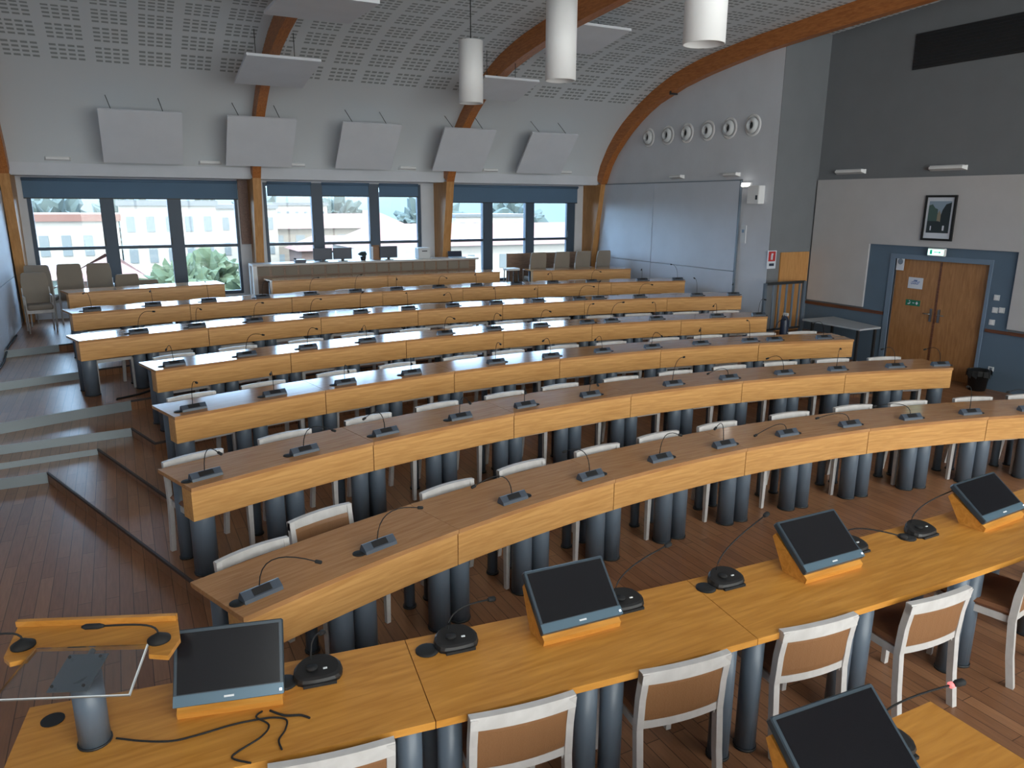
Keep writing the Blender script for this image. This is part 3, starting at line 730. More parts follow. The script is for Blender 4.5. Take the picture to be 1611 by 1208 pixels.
def lectern():
    root = empty('lectern', (-.295, 3.03, TH)); tag(root, 'clear acrylic lectern on a grey post with a beech microphone shelf', 'lectern')
    o = Vector((-.295, 3.03, TH))
    po = MB(); po.cyl((0, 0), .058, .006, .30, 22).build('post', 'leg_paint', root)
    MB().cyl((0, 0), .064, 0, .008, 22).build('post_base', 'leg_dark', root)
    Q = [Vector(p) for p in ((-.600, 3.04, 1.02), (-.143, 2.84, 1.02), (-.063, 2.985, 1.13), (-.458, 3.158, 1.13))]
    nrm = (Q[1]-Q[0]).cross(Q[3]-Q[0]).normalized()
    e = MB()
    MB().loft([[tuple(p-o) for p in Q], [tuple(p-o+nrm*.012) for p in Q]]).build('reading_plate', 'acrylic', root)
    for a, b in ((0, 1), (1, 2)):
        d = (Q[b]-Q[a]).normalized(); inn = nrm.cross(d)
        f_ = MB().loft([[tuple(p-o+k1+nrm*k2) for k1, k2 in ((Vector(), -.0005), (inn*.004, -.0005), (inn*.004, .0125), (Vector(), .0125))] for p in (Q[a], Q[b])])
        f_.build('plate_edge', 'acrylic_edge', root)
    c = sum(Q, Vector())/4 + Vector((.0, .0, 0)); u = (Q[1]-Q[0]).normalized(); v = (Q[3]-Q[0]+Q[2]-Q[1]).normalized()
    T = [c-nrm*.006 + u*a*.075+v*b*.075 for a, b in ((-1, -1), (1, -1), (1, 1), (-1, 1))]
    MB().loft([[tuple(p-o) for p in T], [tuple(p-o+nrm*.005) for p in T]]).build('mounting_plate', 'painted_metal', root)
    for a, b in ((-1, -1), (1, -1), (1, 1), (-1, 1)):
        p = c+nrm*.0125+u*a*.058+v*b*.058-o
        MB().tube([p, p+nrm*.004], .006, 8).build('screw', 'leg_dark', root)
    MB().tube([(0, 0, .26), tuple(c-o-nrm*.01)], .045, 16).build('neck', 'leg_paint', root)
    # U shaped microphone shelf
    B = [(-.545, 3.445), (.055, 3.193), (.053, 3.027), (.001, 2.916), (-.067, 2.961), (-.062, 3.031), (-.466, 3.219), (-.492, 3.146), (-.549, 3.147), (-.573, 3.196)]
    MB().prism([(x-o.x, y-o.y) for x, y in B], 1.085-o.z, 1.105-o.z).build('microphone_shelf', 'president_top', root)
    MB().prism([(x-o.x, y-o.y) for x, y in ((-.545, 3.445), (.055, 3.193), (.047, 3.173), (-.553, 3.425))], 1.105-o.z, 1.13-o.z).build('shelf_lip', 'president_top', root)
    MB().tube([tuple(c-o-nrm*.012), (.03, .10, .345), (.03, .16, .345)], .012, 8).build('bracket', 'painted_metal', root)
lectern()
def lectern_mic(loc, tip, label):
    root = empty('lectern_microphone', loc); tag(root, label, 'microphone', 'gooseneck microphones on the lectern shelf')
    MB().lathe([(0, 0), (.045, 0), (.045, .008), (.026, .02), (.012, .03), (0, .03)], 20).build('microphone_base', 'rubber', root)
    t = Vector(tip); pt = bez((0, 0, .028), (0, 0, .08), t*.35+Vector((0, 0, .05)), t, 9)
    nk = MB().tube(pt, .004, 6).build('gooseneck', 'rubber', root)
    d = (pt[-1]-pt[-2]).normalized(); MB().tube([t, t+d*.02, t+d*.07, t+d*.085], [.006, .012, .012, .005], 8).build('microphone_head', 'rubber', nk)
lectern_mic((-.512, 3.252, 1.105), (-.26, .05, .06), 'gooseneck microphone on the left arm of the lectern shelf')
lectern_mic((-.025, 3.05, 1.105), (-.19, .07, .08), 'gooseneck microphone on the right arm of the lectern shelf')
def cable(pts, label, m='rubber', r=.004):
    P_ = [Vector(p) for p in pts]; out = []
    for i in range(len(P_)-1):
        a, b = P_[i], P_[i+1]; pa = P_[max(i-1, 0)]; nb = P_[min(i+2, len(P_)-1)]
        for k in range(6):
            t = k/6; out.append(.5*((2*a)+(-pa+b)*t+(2*pa-5*a+4*b-nb)*t*t+(-pa+3*a-3*b+nb)*t**3))
    out.append(P_[-1])
    tag(MB().tube(out, r, 6).build('cable', m), label, 'cable', 'cables on the left foreground table')
zc = TH+.006
cable([(-.22, 3.0, zc), (-.12, 2.93, zc), (-.02, 2.88, zc), (.08, 2.87, zc), (.2, 2.87, zc), (.28, 2.86, zc), (.36, 2.84, zc), (.41, 2.80, zc), (.395, 2.74, zc), (.36, 2.69, zc), (.36, 2.63, zc)], 'dark cable looping from the lectern post to the left monitor')
cable([(.33, 2.90, zc), (.30, 2.86, zc+.01), (.34, 2.80, zc), (.30, 2.73, zc+.01), (.21, 2.70, zc), (.18, 2.67, zc), (.24, 2.61, zc)], 'short black cable curling below the left monitor')
cable([(.36, 2.89, zc), (.41, 2.83, zc), (.47, 2.80, zc), (.50, 2.765, zc)], 'cable end with a plug right of the left monitor', r=.005)

# ---------------------------------------------------------------- acoustic baffles and pendants
def baffle(q, label, hooks, grp, th=.04):
    Q = [Vector(p) for p in q]; c = sum(Q, Vector())/4
    root = empty('acoustic_panel', c); tag(root, label, 'acoustic panel', grp)
    n = (Q[1]-Q[0]).cross(Q[3]-Q[0]).normalized()
    if n.z < 0: n = -n
    MB().loft([[tuple(p-c) for p in Q], [tuple(p-c+n*th) for p in Q]]).build('panel', 'acoustic_white', root)
    for a, b in hooks:
        MB().tube([Vector(a)-c, Vector(b)-c], .006, 5).build('suspension_wire', 'leg_dark', root)
for i, (x0, w_, lab) in enumerate([(-.08, 1.30, 'white square acoustic panel above the left window, leftmost of five'), (1.965, 1.22, 'white square acoustic panel above the first arch column from the left'),
                              (4.055, 1.18, 'white square acoustic panel above the middle window'), (6.16, 1.18, 'white square acoustic panel crossing the arch between middle and right windows'),
                              (8.21, 1.18, 'white square acoustic panel above the right window, rightmost of five')]):
    x1 = x0+w_; yt, zt, yb, zb = 14.75, 4.325, 15.5, 3.51
    h = [((x0+.2, yt+.05, zt+.02), (x0+.14, 15.1, 4.60)), ((x1-.3, yt+.05, zt+.02), (x1-.34, 15.1, 4.60))]
    baffle([(x0, yb, zb), (x1, yb, zb), (x1, yt, zt), (x0, yt, zt)], lab, h, 'tilted acoustic panels above the windows')
def tile(x0, x1, yn, zn, yf, zf, lab):   # hung on wires under the vault
    q = [(x0, yf, zf), (x1, yf, zf), (x1, yn, zn), (x0, yn, zn)]; ym = (yn+yf)/2; zm = (zn+zf)/2
    zc_ = 5.45 if ym > 12 else 5.8
    baffle(q, lab, [((x0+.25, ym, zm+.04), (x0+.25, ym, zc_)), ((x1-.25, ym, zm+.04), (x1-.25, ym, zc_))], 'acoustic panels hung under the vault')
tile(1.96, 3.06, 12.2, 4.94, 13.6, 4.73, 'white ceiling acoustic panel hung below the first arch from the left')
tile(1.96, 3.07, 9.3, 5.15, 10.64, 5.18, 'white ceiling acoustic panel cut by the top photo edge, at the left')
tile(5.85, 6.92, 12.2, 4.93, 13.1, 4.70, 'white ceiling acoustic panel half hidden behind the farthest pendant lamp')
tile(6.66, 7.78, 10.7, 5.58, 11.9, 5.41, 'white ceiling acoustic panel right of the middle pendant lamp')
def pendant(x, y, z0, label, h=.84, r=.175):
    root = empty('pendant_lamp', (x, y, z0)); tag(root, label, 'lamp', 'white cylinder pendants')
    MB().lathe([(r-.012, .12), (r-.012, 0), (r, 0), (r, h), (.02, h+.005), (.0, h+.005)], 32).build('lamp_shade', 'lamp_white', root)
    MB().lathe([(0, .10), (r-.014, .10), (r-.014, .12), (0, .12)], 24).build('reflector', 'painted_metal', root)
    MB().tube([(0, 0, h), (0, 0, 5.84-z0 if y > 9 else 5.98-z0)], .008, 6).build('cord', 'leg_dark', root)
pendant(4.76, 10.40, 4.25, 'white cylinder pendant lamp, farthest and leftmost of the three')
pendant(4.65, 7.72, 4.20, 'white cylinder pendant lamp, middle of the three')
pendant(4.50, 5.17, 4.14, 'white cylinder pendant lamp nearest the camera, cut by the top edge', h=1.0)

# ---------------------------------------------------------------- wall lights
def wall_light(loc, rz, label, w=.42):
    root = empty('wall_light', loc, rz); tag(root, label, 'wall light', 'small white wall lights')
    MB().loft([[(-w/2, 0, .05), (w/2, 0, .05), (w/2, 0, -.03), (-w/2, 0, -.03)], [(-w/2+.03, -.10, .035), (w/2-.03, -.10, .035), (w/2-.03, -.10, .0), (-w/2+.03, -.10, .0)]]).build('lamp_body', 'lamp_white', root)
    MB().lo((-w/2+.04, -.09, .04), (w/2-.04, -.02, .054)).build('diffuser', 'plate_white', root)
for x, lab in ((-.80, 'small white wall light above the left window, left one'), (1.73, 'small white wall light near the first arch column'), (3.35, 'small white wall light above the middle window, left one'),
               (5.75, 'small white wall light above the middle window, right one'), (7.75, 'small white wall light above the right window, left one'), (9.75, 'small white wall light above the right window, right one')):
    wall_light((x, 15.965, 3.56), 0, lab)
wall_light((X1-.005, 13.1, 3.40), R_(-90), 'small white wall light above the flank wall boards, left one')
wall_light((X1-.005, 11.45, 3.40), R_(-90), 'small white wall light above the flank wall boards, right one')
wall_light((X2-.005, 9.62, 3.42), R_(-90), 'white wall light on the grey wall, above the panel left of the door', .62)
wall_light((X2-.005, 7.78, 3.42), R_(-90), 'white wall light on the grey wall, above the framed picture', .62)
wall_light((XL+.005, 14.6, 3.35), R_(90), 'white wall light at the left photo edge')

# ---------------------------------------------------------------- flank wall fittings
NOZ = ['leftmost', 'second from the left', 'third from the left', 'third from the right', 'second from the right', 'rightmost']
for i, y in enumerate((14.19, 13.52, 12.89, 12.25, 11.63, 11.01)):
    root = empty('air_nozzle', (X1, y, 4.30)); tag(root, 'round white air nozzle high on the flank wall, ' + NOZ[i], 'air vent', 'row of round air nozzles')
    T = Matrix.Rotation(R_(-90), 4, 'Y')
    MB().lathe([(.10, 0), (.205, 0), (.205, .012), (.19, .02), (.155, .022), (.155, .012), (.10, .012)], 28, T=T).build('flange', 'lamp_white', root)
    MB().lathe([(.085, .0), (.145, .01), (.15, .05), (.10, .085), (.078, .09), (.07, .03), (.07, 0)], 24, T=T).build('nozzle_ring', 'plate_white', root)
    MB().lathe([(0, .01), (.072, .01), (.072, .018), (0, .018)], 20, T=T).build('nozzle_throat', 'leg_dark', root)
r = empty('emergency_light', (X1, 11.02, 3.2)); tag(r, 'glowing emergency light beside the top corner of the flank wall boards', 'light')
MB().lo((-.05, -.10, -.03), (0, .12, .05)).build('housing', 'lamp_white', r); MB().lo((-.07, -.09, -.02), (-.05, .11, .04)).build('lit_diffuser', 'emergency_glow', r)
r = empty('speaker_box', (X1, 10.72, 3.02)); tag(r, 'white wall box beside the glowing emergency light', 'box')
MB().bev((-.08, 0, 0), (.16, .30, .34), .012).build('housing', 'lamp_white', r); MB().lo((-.165, -.12, -.09), (-.16, -.07, -.01)).build('badge', 'leg_dark', r)
r = empty('thermostat', (X1, 11.04, 2.27)); tag(r, 'narrow pale control plate below the emergency light', 'switch')
MB().lo((-.02, -.07, -.17), (0, .07, .17)).build('plate', 'plate_white', r); MB().lo((-.026, -.03, .03), (-.02, .03, .09)).build('display', 'painted_metal', r)

# ---------------------------------------------------------------- grey return wall: sign, railing, extinguisher
r = empty('fire_sign', (11.0, YG, 1.82)); tag(r, 'red and white fire sign on the dark grey return wall', 'sign')
MB().lo((-.115, -.008, -.17), (.115, 0, .17)).build('sign_plate', 'paper', r); MB().lo((-.09, -.011, -.03), (.09, -.008, .155)).build('red_field', 'red', r)
MB().cyl((0, 0), .022, 0, .09, 12, T=Matrix.Translation((-.01, -.013, 0))).lo((-.02, -.013, .09), (.03, -.0115, .12)).build('pictogram', 'paper', r); MB().lo((-.06, -.010, -.12), (.07, -.008, -.07)).build('text_bar', 'navy', r)
r = empty('balustrade', (11.0, 9.95, ROW_Z[4])); tag(r, 'grey metal balustrade in front of the beech door leaf', 'railing')
for x, w_ in ((-.52, .05), (.50, .07)): MB().lo((x-w_/2, -.025, 0), (x+w_/2, .025, 1.02)).build('post', 'leg_paint', r)
MB().lo((-.5, -.02, .98), (.5, .02, 1.03)).build('handrail', 'leg_dark', r); MB().lo((-.5, -.015, .12), (.5, .015, .16)).build('bottom_rail', 'leg_dark', r)
for k in range(5): MB().lo((-.30+.17*k-.018, -.012, .16), (-.30+.17*k+.018, .012, .98)).build('baluster', 'painted_metal', r)
r = empty('fire_extinguisher', (10.70, 9.62, ROW_Z[4])); tag(r, 'dark fire extinguisher standing at the left foot of the balustrade', 'fire extinguisher')
MB().lathe([(0, 0), (.07, 0), (.075, .02), (.075, .36), (.05, .42), (.025, .44), (.02, .47), (0, .47)], 20).build('cylinder', 'navy', r)
MB().lo((-.02, -.06, .45), (.02, .04, .50)).build('valve', 'plate_white', r); MB().tube(bez((0, .04, .46), (.0, .12, .42), (.08, .1, .3), (.075, .02, .1)), .009, 6).build('hose', 'rubber', r)
MB().cyl((0, 0), .08, 0.001, .03, 20).build('foot_ring', 'red', r)
def wall_table():
    r = empty('wall_table', (11.6, 9.0, 0)); tag(r, 'pale grey narrow table against the slate wall left of the door', 'table')
    MB().prism([(-.45, -.62), (.10, -.62), (.40, .62), (-.40, .66)], .735, .765).build('tabletop', 'table_grey', r)
    for x, y in ((-.33, -.5), (.12, -.5), (-.3, .5), (.25, .5)): MB().lo((x-.02, y-.02, 0), (x+.02, y+.02, .735)).build('leg', 'leg_dark', r)
wall_table()

# ---------------------------------------------------------------- door wall fittings (x = X2)
def plate(name, y, z, w, h, label, cat, m='plate_white', x=X2-.012, group=None, th=.012):
    r = empty(name, (x, y, z)); tag(r, label, cat, group); MB().bev((-th/2, 0, 0), (th, w, h), .002).build('plate', m, r); return r
def poster():
    r = empty('framed_picture', (X2-.05, 7.79, 2.64)); tag(r, 'black framed picture of a narrow street above the double door', 'picture')
    w, h = .46, .66
    MB().lo((-.02, -w/2, -h/2), (-.001, w/2, h/2)).build('mount', 'paper', r)
    fr = MB(); t = .035
    fr.lo((-.035, -w/2-t, -h/2-t), (0, -w/2, h/2+t)); fr.lo((-.035, w/2, -h/2-t), (0, w/2+t, h/2+t)); fr.lo((-.035, -w/2, -h/2-t), (0, w/2, -h/2)); fr.lo((-.035, -w/2, h/2), (0, w/2, h/2+t))
    fr.build('frame', 'rubber', r)
    T = Matrix(((0, 0, -1, -.02), (-1, 0, 0, 0), (0, 1, 0, 0), (0, 0, 0, 1)))  # local x -> -Y(right in view), y -> Z
    pw, pt, pb = .19, .27, -.24
    MB().prism([(-pw, pb), (pw, pb), (pw, pt), (-pw, pt)], .0, .002, T=T).build('print_sky', 'photo_sky', r)
    MB().prism([(-pw, pb), (-pw, .2), (-.13, .22), (-.08, .16), (-.03, .14), (-.02, -.1), (-.05, pb)], .002, .003, T=T).build('print_left_houses', 'photo_green', r)
    MB().prism([(pw, pb), (pw, .25), (.1, .22), (.05, .13), (.03, .05), (.02, -.1), (.05, pb)], .002, .0032, T=T).build('print_right_houses', 'photo_dark', r)
    MB().prism([(-.03, -.08), (.03, -.08), (.03, .06), (0, .13), (-.03, .06)], .0032, .004, T=T).build('print_tower', 'photo_tan', r)
    MB().prism([(-pw, pb), (pw, pb), (pw, -.12), (.0, -.05), (-pw, -.05)], .004, .0046, T=T).build('print_street', 'photo_dark', r)
    MB().prism([(-.13, -.2), (-.11, -.2), (-.11, -.13), (-.13, -.13)], .0046, .005, T=T).prism([(.08, -.2), (.11, -.2), (.11, -.12), (.08, -.12)], .0046, .005, T=T).build('print_highlights', 'paper', r)
poster()
def exit_sign():
    r = empty('exit_sign', (X2-.05, 7.74, 2.09)); tag(r, 'lit green and white exit sign above the double door', 'sign')
    MB().bev((-.02, 0, 0), (.06, .30, .13), .01).build('housing', 'lamp_white', r)
    MB().lo((-.053, -.135, -.05), (-.05, .135, .045)).build('lit_face', 'exit_glow', r)
    T = Matrix(((0, 0, -1, -.053), (-1, 0, 0, 0), (0, 1, 0, 0), (0, 0, 0, 1)))
    g = MB(); g.prism([(-.03, -.006), (.06, -.006), (.06, .006), (-.03, .006)], 0, .002, T=T); g.prism([(.06, -.02), (.09, 0), (.06, .02)], 0, .002, T=T)
    g.prism([(-.10, -.035), (-.06, -.035), (-.06, .035), (-.10, .035)], 0, .002, T=T); g.build('pictogram', 'exit_green', r)
exit_sign()
XD = X2+.03
r = plate('round_notice', 8.40, 1.85, .14, .22, 'small cream notice with a ring, top left of the door', 'notice', 'paper', XD-.045)
T = Matrix.Rotation(R_(-90), 4, 'Y'); MB().lathe([(.035, 0), (.05, 0), (.05, .002), (.035, .002)], 20, T=Matrix.Translation((-.012, 0, .04)) @ T).build('ring_mark', 'painted_metal', r)
r = plate('paper_notice', 8.11, 1.54, .27, .19, 'blue-white paper notice taped on the left door leaf', 'notice', 'paper', XD, th=.003)
g = MB()
for k, (a, b, z) in enumerate([(-.08, .07, .02), (-.06, .08, -.01), (-.03, .03, .045)]):
    n_ = 9; g.tube([(-.005, a+(b-a)*i/n_, z+.01*sin(i*2.1+k)) for i in range(n_+1)], .005, 4)
g.build('blue_handwriting', 'blue_ink', r)
r = plate('escape_sign', 8.11, 1.20, .27, .10, 'green emergency escape sign below the paper notice', 'sign', 'green', XD, th=.004)
Tm = Matrix(((0, 0, -1, -.004), (-1, 0, 0, 0), (0, 1, 0, 0), (0, 0, 0, 1)))
MB().prism([(-.10, -.02), (-.06, .0), (-.04, .02), (-.05, -.02), (-.08, -.03)], 0, .002, T=Tm).cyl((-.065, .028), .009, 0, .002, 10, T=Tm).prism([(-.005, -.006), (.03, -.006), (.03, .006), (-.005, .006)], 0, .002, T=Tm).build('running_figure', 'paper', r)
MB().prism([(.05, 0), (.075, .03), (.10, 0), (.075, -.03)], 0, .002, T=Tm).build('arrow', 'paper', r)
for y, z, lab in ((6.705, 1.45, 'square white switch plate right of the door, topmost'), (6.70, 1.255, 'white switch plate right of the door, left of a close pair'),
                  (6.60, 1.265, 'white switch plate right of the door, right of a close pair'), (6.72, 1.06, 'white switch plate right of the door, lowest')):
    q_ = plate('switch_plate', y, z, .085, .085, lab, 'switch', group='switch plates right of the door'); MB().lo((-.016, -.022, -.03), (-.012, .022, .03)).build('rocker', 'lamp_white', q_)
q_ = plate('wall_socket', 6.62, .33, .085, .07, 'white wall socket just above the black bin', 'socket'); MB().lo((-.014, -.02, -.02), (-.012, .02, .02)).build('socket_face', 'painted_metal', q_)
r = empty('waste_bin', (11.84, 6.68, 0)); tag(r, 'black waste bin on the floor right of the double door', 'bin')
MB().lathe([(0, 0), (.12, 0), (.155, .30), (.165, .30), (.165, .315), (.145, .315), (.115, .02), (0, .02)], 24).build('bucket', 'black_plastic', r)
b_ = MB()
for i in range(14):
    t = 2*pi*i/14; rr = .17+.012*sin(i*2.3); rr2 = .165
    b_.add([(rr*cos(t), rr*sin(t), .325), (rr2*cos(t+.45), rr2*sin(t+.45), .325), ((rr+.01)*cos(t+.4), (rr+.01)*sin(t+.4), .22+.03*sin(i*1.7)), ((rr+.01)*cos(t), (rr+.01)*sin(t), .24)], [(0, 1, 2, 3)])
b_.build('bin_liner', 'rubber', r)
r = empty('air_grille', (X2, 7.7, 5.31)); tag(r, 'long dark ventilation grille high on the grey wall', 'air vent')
MB().lo((-.012, -2.6, -.28), (0, .95, .28)).build('back_plate', 'grille', r)
s_ = MB()
for k in range(11): s_.lo((-.035, -2.58, -.26+.05*k), (-.012, .93, -.245+.05*k))
s_.build('slats', 'leg_dark', r)

# ---------------------------------------------------------------- back of the room
def counter():
    r = empty('technicians_counter', (4.82, 15.85, ROW_Z[6])); tag(r, 'long brown counter with a panelled front below the middle window', 'counter')
    MB().lo((-2.5, -.25, .95), (2.48, .25, .99)).build('worktop', 'chair_wood', r)
    MB().lo((-2.4, -.16, 0), (2.44, -.14, .95)).build('front_panel', 'brown_counter', r)
    MB().lo((-2.5, -.25, 0), (-2.42, -.17, .95)).build('leg', 'lamp_white', r); MB().lo((-2.5, .17, 0), (-2.42, .25, .95)).build('leg', 'lamp_white', r); MB().lo((2.40, .17, 0), (2.48, .25, .95)).build('leg', 'lamp_white', r)
    for k in range(17):
        x = -2.28+.277*k; MB().bev((x, -.165, .84), (.235, .012, .18), .004).build('front_square', 'fabric_beige', r)
counter()
ZC = ROW_Z[6]+.99
def flat_monitor(x, w, h, label, y=15.85, z=ZC):
    r = empty('desktop_monitor', (x, y, z)); tag(r, label, 'monitor', 'monitors on the back counter')
    MB().bev((0, 0, h/2+.04), (w, .03, h), .005).build('monitor_case', 'navy', r); MB().lo((-w/2+.015, .015, .055), (w/2-.015, .017, h+.025)).build('screen', 'screen', r)
    MB().lo((-.03, -.01, .0), (.03, .01, .06)).lo((-.09, -.07, 0), (.09, .07, .012)).build('stand', 'black_plastic', r)
flat_monitor(3.79, .40, .24, 'dark monitor on the back counter, leftmost of three'); flat_monitor(4.21, .40, .24, 'dark monitor on the back counter, middle of three')
flat_monitor(5.23, .40, .25, 'dark monitor standing alone on the back counter')
def simple_box(name, c, d, m, label, cat, group=None):
    o = MB().bev((0, 0, d[2]/2), d, .01).build(name, m, loc=c); tag(o, label, cat, group); return o
r = empty('cardboard_box', (4.98, 15.95, ZC)); tag(r, 'tan carton standing on the back counter left of the single monitor', 'box')
MB().bev((0, 0, .14), (.17, .15, .28), .006).build('carton', 'leather', r); MB().lo((-.085, -.001, .28), (.085, .001, .31)).build('flap', 'leather', r)
r = empty('equipment_case', (6.03, 15.85, ZC)); tag(r, 'pale equipment case on the counter beside the timber column', 'box')
MB().bev((0, 0, .12), (.28, .24, .24), .012).build('case_body', 'plate_white', r); MB().lo((-.06, -.13, .16), (.06, -.12, .18)).build('handle', 'leg_dark', r)
r = empty('laptop', (6.87, 15.85, ZC)); tag(r, 'dark laptop on the right end of the back counter', 'laptop')
MB().lo((-.17, -.12, 0), (.17, .12, .02)).build('keyboard_deck', 'painted_metal', r); MB().lo((-.17, .0, 0), (.17, .012, .12), Matrix.Translation((0, .11, .02)) @ Matrix.Rotation(R_(-15), 4, 'X')).build('screen_lid', 'navy', r)
r = empty('desk_telephone', (3.3, 15.8, ZC)); tag(r, 'small dark telephone on the counter left of the monitors', 'telephone')
MB().bev((0, 0, .03), (.22, .18, .06), .01).build('phone_body', 'navy', r); MB().tube([(-.1, -.05, .075), (-.1, .07, .075)], .018, 8).build('handset', 'rubber', r)
r = empty('potted_plant', (4.66, 15.85, ZC)); tag(r, 'small dark plant in a pot between the counter monitors', 'plant')
MB().lathe([(0, 0), (.05, 0), (.065, .08), (.055, .08), (0, .07)], 14).build('pot', 'leg_dark', r); MB().blob((0, 0, .13), .08, 2, .35, 3, (1, 1, .7), 4).build('foliage', 'leaf_dark', r)

def lounge_chair(loc, rz, label, grp, h=1.0, src=[None]):
    if src[0] is None:
        r = empty('upholstered_chair', loc, rz); w = .27
        MB().bev((0, -.02, .44), (.52, .50, .09), .03).build('seat', 'fabric_beige', r)
        rings = []
        for z, y, ww in ((.48, .22, .24), (.60, .235, .27), (.85, .27, .275), (.98, .29, .25), (1.0, .295, .22)):
            rings.append([(-ww, y-.03, z), (ww, y-.03, z), (ww, y+.03, z), (-ww, y+.03, z)])
        MB().loft(rings).build('backrest', 'fabric_beige', r)
        for sx in (-1, 1):
            MB().tube([(sx*w, -.22, 0), (sx*w, -.22, .62), (sx*w, .2, .62)], .018, 8).build('arm', 'chair_wood', r)
            MB().tube([(sx*w, .26, 0), (sx*w, .2, .45), (sx*w, .24, .75)], .018, 8).build('leg', 'chair_wood', r)
        MB().lo((-w, -.23, .34), (w, -.21, .40)).build('front_rail', 'chair_wood', r)
        src[0] = r
    else:
        r = src[0].copy(); COL.objects.link(r)
        for ch in list(src[0].children):
            c = ch.copy(); COL.objects.link(c); c.parent = r
        r.location = loc; r.rotation_euler = (0, 0, rz)
    tag(r, label, 'chair', grp); return r
zt = ROW_Z[6]
for x, y, sz, rz, lab in ((-1.30, 15.85, 1.1, 170, 'beige upholstered chair in the far left corner, against the window'), (-.87, 15.95, 1.1, 185, 'beige upholstered chair second from the left wall, below the left window'),
                      (-.37, 15.95, 1.1, 178, 'beige upholstered chair third from the left wall, below the left window'), (.02, 15.75, .9, 192, 'lower beige chair half hidden behind the rear left desk'),
                      (.42, 15.9, .77, 175, 'beige chair whose back just rises above the rear left desk'), (-1.33, 15.05, 1.0, 10, 'beige chair with wooden arms nearest the left aisle steps')):
    lounge_chair((x, y, zt), R_(rz), lab, 'beige chairs in the left corner').scale = (.74, .8, sz)
for i, x in enumerate((8.62, 9.25, 9.85, 10.42)):
    lounge_chair((x, 15.35, zt), R_(180+(-3, 2, -2, 4)[i]), 'grey-beige chair behind the rear right desk, %s' % ('leftmost of four', 'second from the left', 'third from the left', 'rightmost of four')[i], 'chairs behind the rear right desk')
r = empty('brown_table', (9.45, 16.05, zt)); tag(r, 'brown table on its edge behind the four rear right chairs', 'table')
MB().lo((-1.22, -.06, .02), (1.2, -.03, 1.03)).build('tabletop', 'brown_counter', r); MB().lo((-1.0, -.03, .1), (-.95, .2, 1.0)).build('leg', 'leg_paint', r); MB().lo((.95, -.03, .1), (1.0, .2, 1.0)).build('leg', 'leg_paint', r)
r = empty('white_stool', (8.02, 15.35, zt)); tag(r, 'small white topped stool left of the rear right chairs', 'stool')
MB().bev((0, 0, .72), (.3, .3, .05), .01).build('seat', 'lamp_white', r)
for a, b in ((-1, -1), (1, -1), (1, 1), (-1, 1)): MB().tube([(a*.14, b*.14, 0), (a*.12, b*.12, .70)], .012, 6).build('leg', 'leg_dark', r)
# cable on the left step
tag(MB().tube([(-1.45, 9.93, ROW_Z[3]+.012), (-1.0, 9.99, ROW_Z[3]+.012), (-.75, 10.08, ROW_Z[3]+.012), (-.45, 10.12, ROW_Z[3]+.012), (-.3, 10.2, ROW_Z[4]-.1), (-.22, 10.3, ROW_Z[4]+.01), (.02, 10.42, ROW_Z[4]+.012), (.2, 10.6, ROW_Z[4]+.012)], .014, 6).build('floor_cable', 'rubber'), 'black cable lying along the pale step edge in the left aisle', 'cable')
tag(MB().tube([(XL+.06, 9.9+.6*k, ROW_Z[4]+.015+(ROW_Z[5]-ROW_Z[4] if 9.9+.6*k > 11.2 else 0)+(ROW_Z[6]-ROW_Z[5] if 9.9+.6*k > 13.2 else 0)) for k in range(9)], .015, 6).build('skirting_cable', 'rubber'), 'dark cable running along the foot of the left wall', 'cable')

# ---------------------------------------------------------------- the town outside
GZ = -9.0
struct(MB().lo((-220, 18, GZ-1), (420, 520, GZ)).build('ground', 'town_ground'), 'town ground far below the windows')
def hill():
    nx, ny = 60, 16; v = []; f = []
    for j in range(ny):
        for i in range(nx):
            x = -150+560*i/(nx-1); y = 190+22*j
            h = (1-math.exp(-((y-190)/90)**2))*(15.5+5*noise.noise(Vector((x*.012, 3, 0)))+3*noise.noise(Vector((x*.05, y*.03, 0)))) + (x > 60)*0
            v.append((x, y, GZ-.5+h*1.15))
    for j in range(ny-1):
        for i in range(nx-1): a = j*nx+i; f.append((a, a+1, a+nx+1, a+nx))
    b = MB(); b.add(v, f, True); struct(b.build('hillside', 'hill_hazed'), 'wooded hillside behind the town')
hill()
def building(x, y, w, d, z1, wall, roof, label, storeys=4, cols=5, flat=False, win=True, rz=0):
    r = empty('building', (x, y, GZ), R_(rz)); tag(r, label, 'building', 'buildings seen through the windows'); h = z1-GZ
    MB().lo((-w/2, -d/2, 0), (w/2, d/2, h)).build('walls', wall, r)
    if flat: MB().lo((-w/2-.2, -d/2-.2, h), (w/2+.2, d/2+.2, h+.5)).build('roof', roof, r)
    else:
        MB().add([(-w/2-.5, -d/2-.5, h), (w/2+.5, -d/2-.5, h), (w/2+.5, d/2+.5, h), (-w/2-.5, d/2+.5, h), (-w/2+d*.3, 0, h+d*.22), (w/2-d*.3, 0, h+d*.22)], [(0, 1, 5, 4), (1, 2, 5), (2, 3, 4, 5), (3, 0, 4), (0, 3, 2, 1)]).build('roof', roof, r)
    if win:
        src = None; ww = w/cols*.42; hh = min(1.5, 2.9*.5)
        for s_ in range(storeys):
            for c_ in range(cols):
                lx = -w/2+w*(c_+.5)/cols; lz = h-1.7-2.9*s_
                if lz < 1: continue
                if src is None:
                    src = MB().lo((-ww/2, -.06, -hh/2), (ww/2, .04, hh/2)).build('window', 'window_dark', r); o = src
                else:
                    o = src.copy(); COL.objects.link(o); o.parent = r
                o.location = (lx, -d/2, lz)
    return r
building(38, 78, 34, 10, -1.6, 'facade_white', 'roof_red', 'long white apartment block with a red roof through the right window', 3, 18)
building(30, 124, 26, 10, -1.2, 'facade_cream', 'roof_red', 'cream building with a red roof behind the long white block', 2, 8)
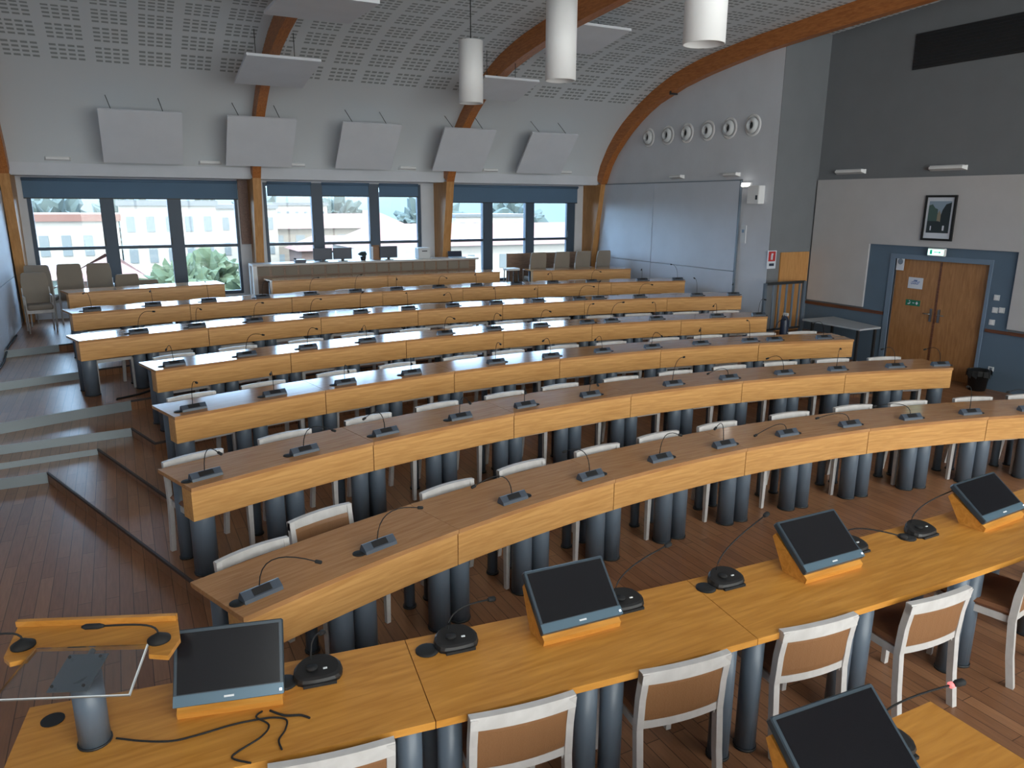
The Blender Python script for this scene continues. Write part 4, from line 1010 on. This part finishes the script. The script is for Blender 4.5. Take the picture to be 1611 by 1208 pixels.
building(62, 130, 16, 10, .3, 'facade_white', 'roof_grey', 'white house with a grey roof at the right of the right window', 2, 6, True)
building(19, 60, 11, 8, -2.6, 'facade_cyan', 'roof_grey', 'pale blue house low in the middle window', 2, 6)
building(15.4, 113, 8, 8, 1.8, 'facade_white', 'roof_grey', 'tall white block at the left of the middle window', 4, 5, True)
building(28.5, 137, 9, 8, 2.2, 'facade_white', 'roof_grey', 'tall white block in the centre of the middle window', 4, 6, True)
building(22.8, 90, 9, 7, -2.6, 'facade_pink', 'roof_red', 'pink house with a red roof in the middle window', 2, 5)
building(46, 168, 18, 8, -.8, 'facade_cream', 'roof_red', 'distant cream house with a red roof right of the middle window', 2, 6)
building(-2.6, 66, 5.5, 7, 1.4, 'facade_white', 'roof_red', 'tall white block in the left light of the left window', 4, 4, True)
building(-5.2, 46, 4.5, 5, -1.0, 'facade_cyan', 'roof_red', 'pale blue house with a red roof low in the left light', 2, 3)
building(-.6, 52, 3.2, 6, -1.6, 'facade_pink', 'roof_red', 'pink house with a red roof behind the corner chairs', 2, 3)
building(4.6, 84, 8.5, 8, 2.4, 'facade_white', 'roof_grey', 'tall white block in the centre light of the left window', 4, 5, True)
building(12.2, 98, 10, 8, 2.0, 'facade_white', 'roof_grey', 'tall white block in the right light of the left window', 4, 6, True)
building(4.0, 50, 4.5, 6, -1.9, 'facade_white', 'roof_red', 'white house with a red roof above the round bushes', 2, 4)
building(-9, 120, 14, 8, -.5, 'facade_cream', 'roof_red', 'distant cream house at the far left of the view', 2, 6)
def tree(x, y, z1, r_, label, m='leaf', seed=0, grp='trees outside the windows'):
    o = empty('tree', (x, y, GZ)); tag(o, label, 'tree', grp); h = z1-GZ
    MB().cyl((0, 0), .18, 0, h*.6, 8, .1).build('trunk', 'trunk', o)
    b = MB(); rnd = random.Random(seed)
    b.blob((0, 0, h-r_), r_, 4, .38, 4.5, (1, 1, 1), seed)
    for k in range(7):
        a = rnd.uniform(0, 6.28); q = r_*.62
        b.blob((q*cos(a), q*sin(a), h-r_*rnd.uniform(.8, 1.9)), r_*rnd.uniform(.45, .7), 3, .42, 4.0, (1, 1, 1), seed+k)
    b.build('crown', m, o)
for i, (x, y, z1, r_, lab) in enumerate([(1.75, 28, .75, 1.0, 'rounded green tree low in the centre light of the left window'), (3.2, 32.5, .75, 1.1, 'green tree low in the right light of the left window'),
                                   (4.75, 30, .35, 1.1, 'green tree at the right edge of the left window'), (2.5, 25.4, -.3, 1.0, 'pale green bush below the centre light of the left window'), (0.5, 31.5, -.5, .9, 'pale bush at the left of the green trees')]):
    tree(x, y, z1, r_, lab, 'leaf', i+1)
for i, (x, y, z1, r_, lab) in enumerate([(-9, 138, 2.6, 5, 'dark tree against the hillside at the far left'), (1.4, 150, 2.6, 5, 'dark distant tree behind the left window mullion'), (25, 158, 3.2, 5, 'distant blue-green tree above the middle window houses'),
                                   (38.5, 146, 3.0, 3.6, 'distant blue-green tree right of the middle white tower'), (55, 145, 2.2, 5, 'distant blue-green tree in the right window'), (66, 165, 2.4, 7, 'distant blue-green tree above the long block'), (84, 160, 2.6, 7, 'distant blue-green tree at the right of the right window'), (15, 152, 3.0, 3.4, 'distant tree at the left of the middle window')]):
    tree(x, y, z1, r_, lab, 'leaf_dark', 20+i)
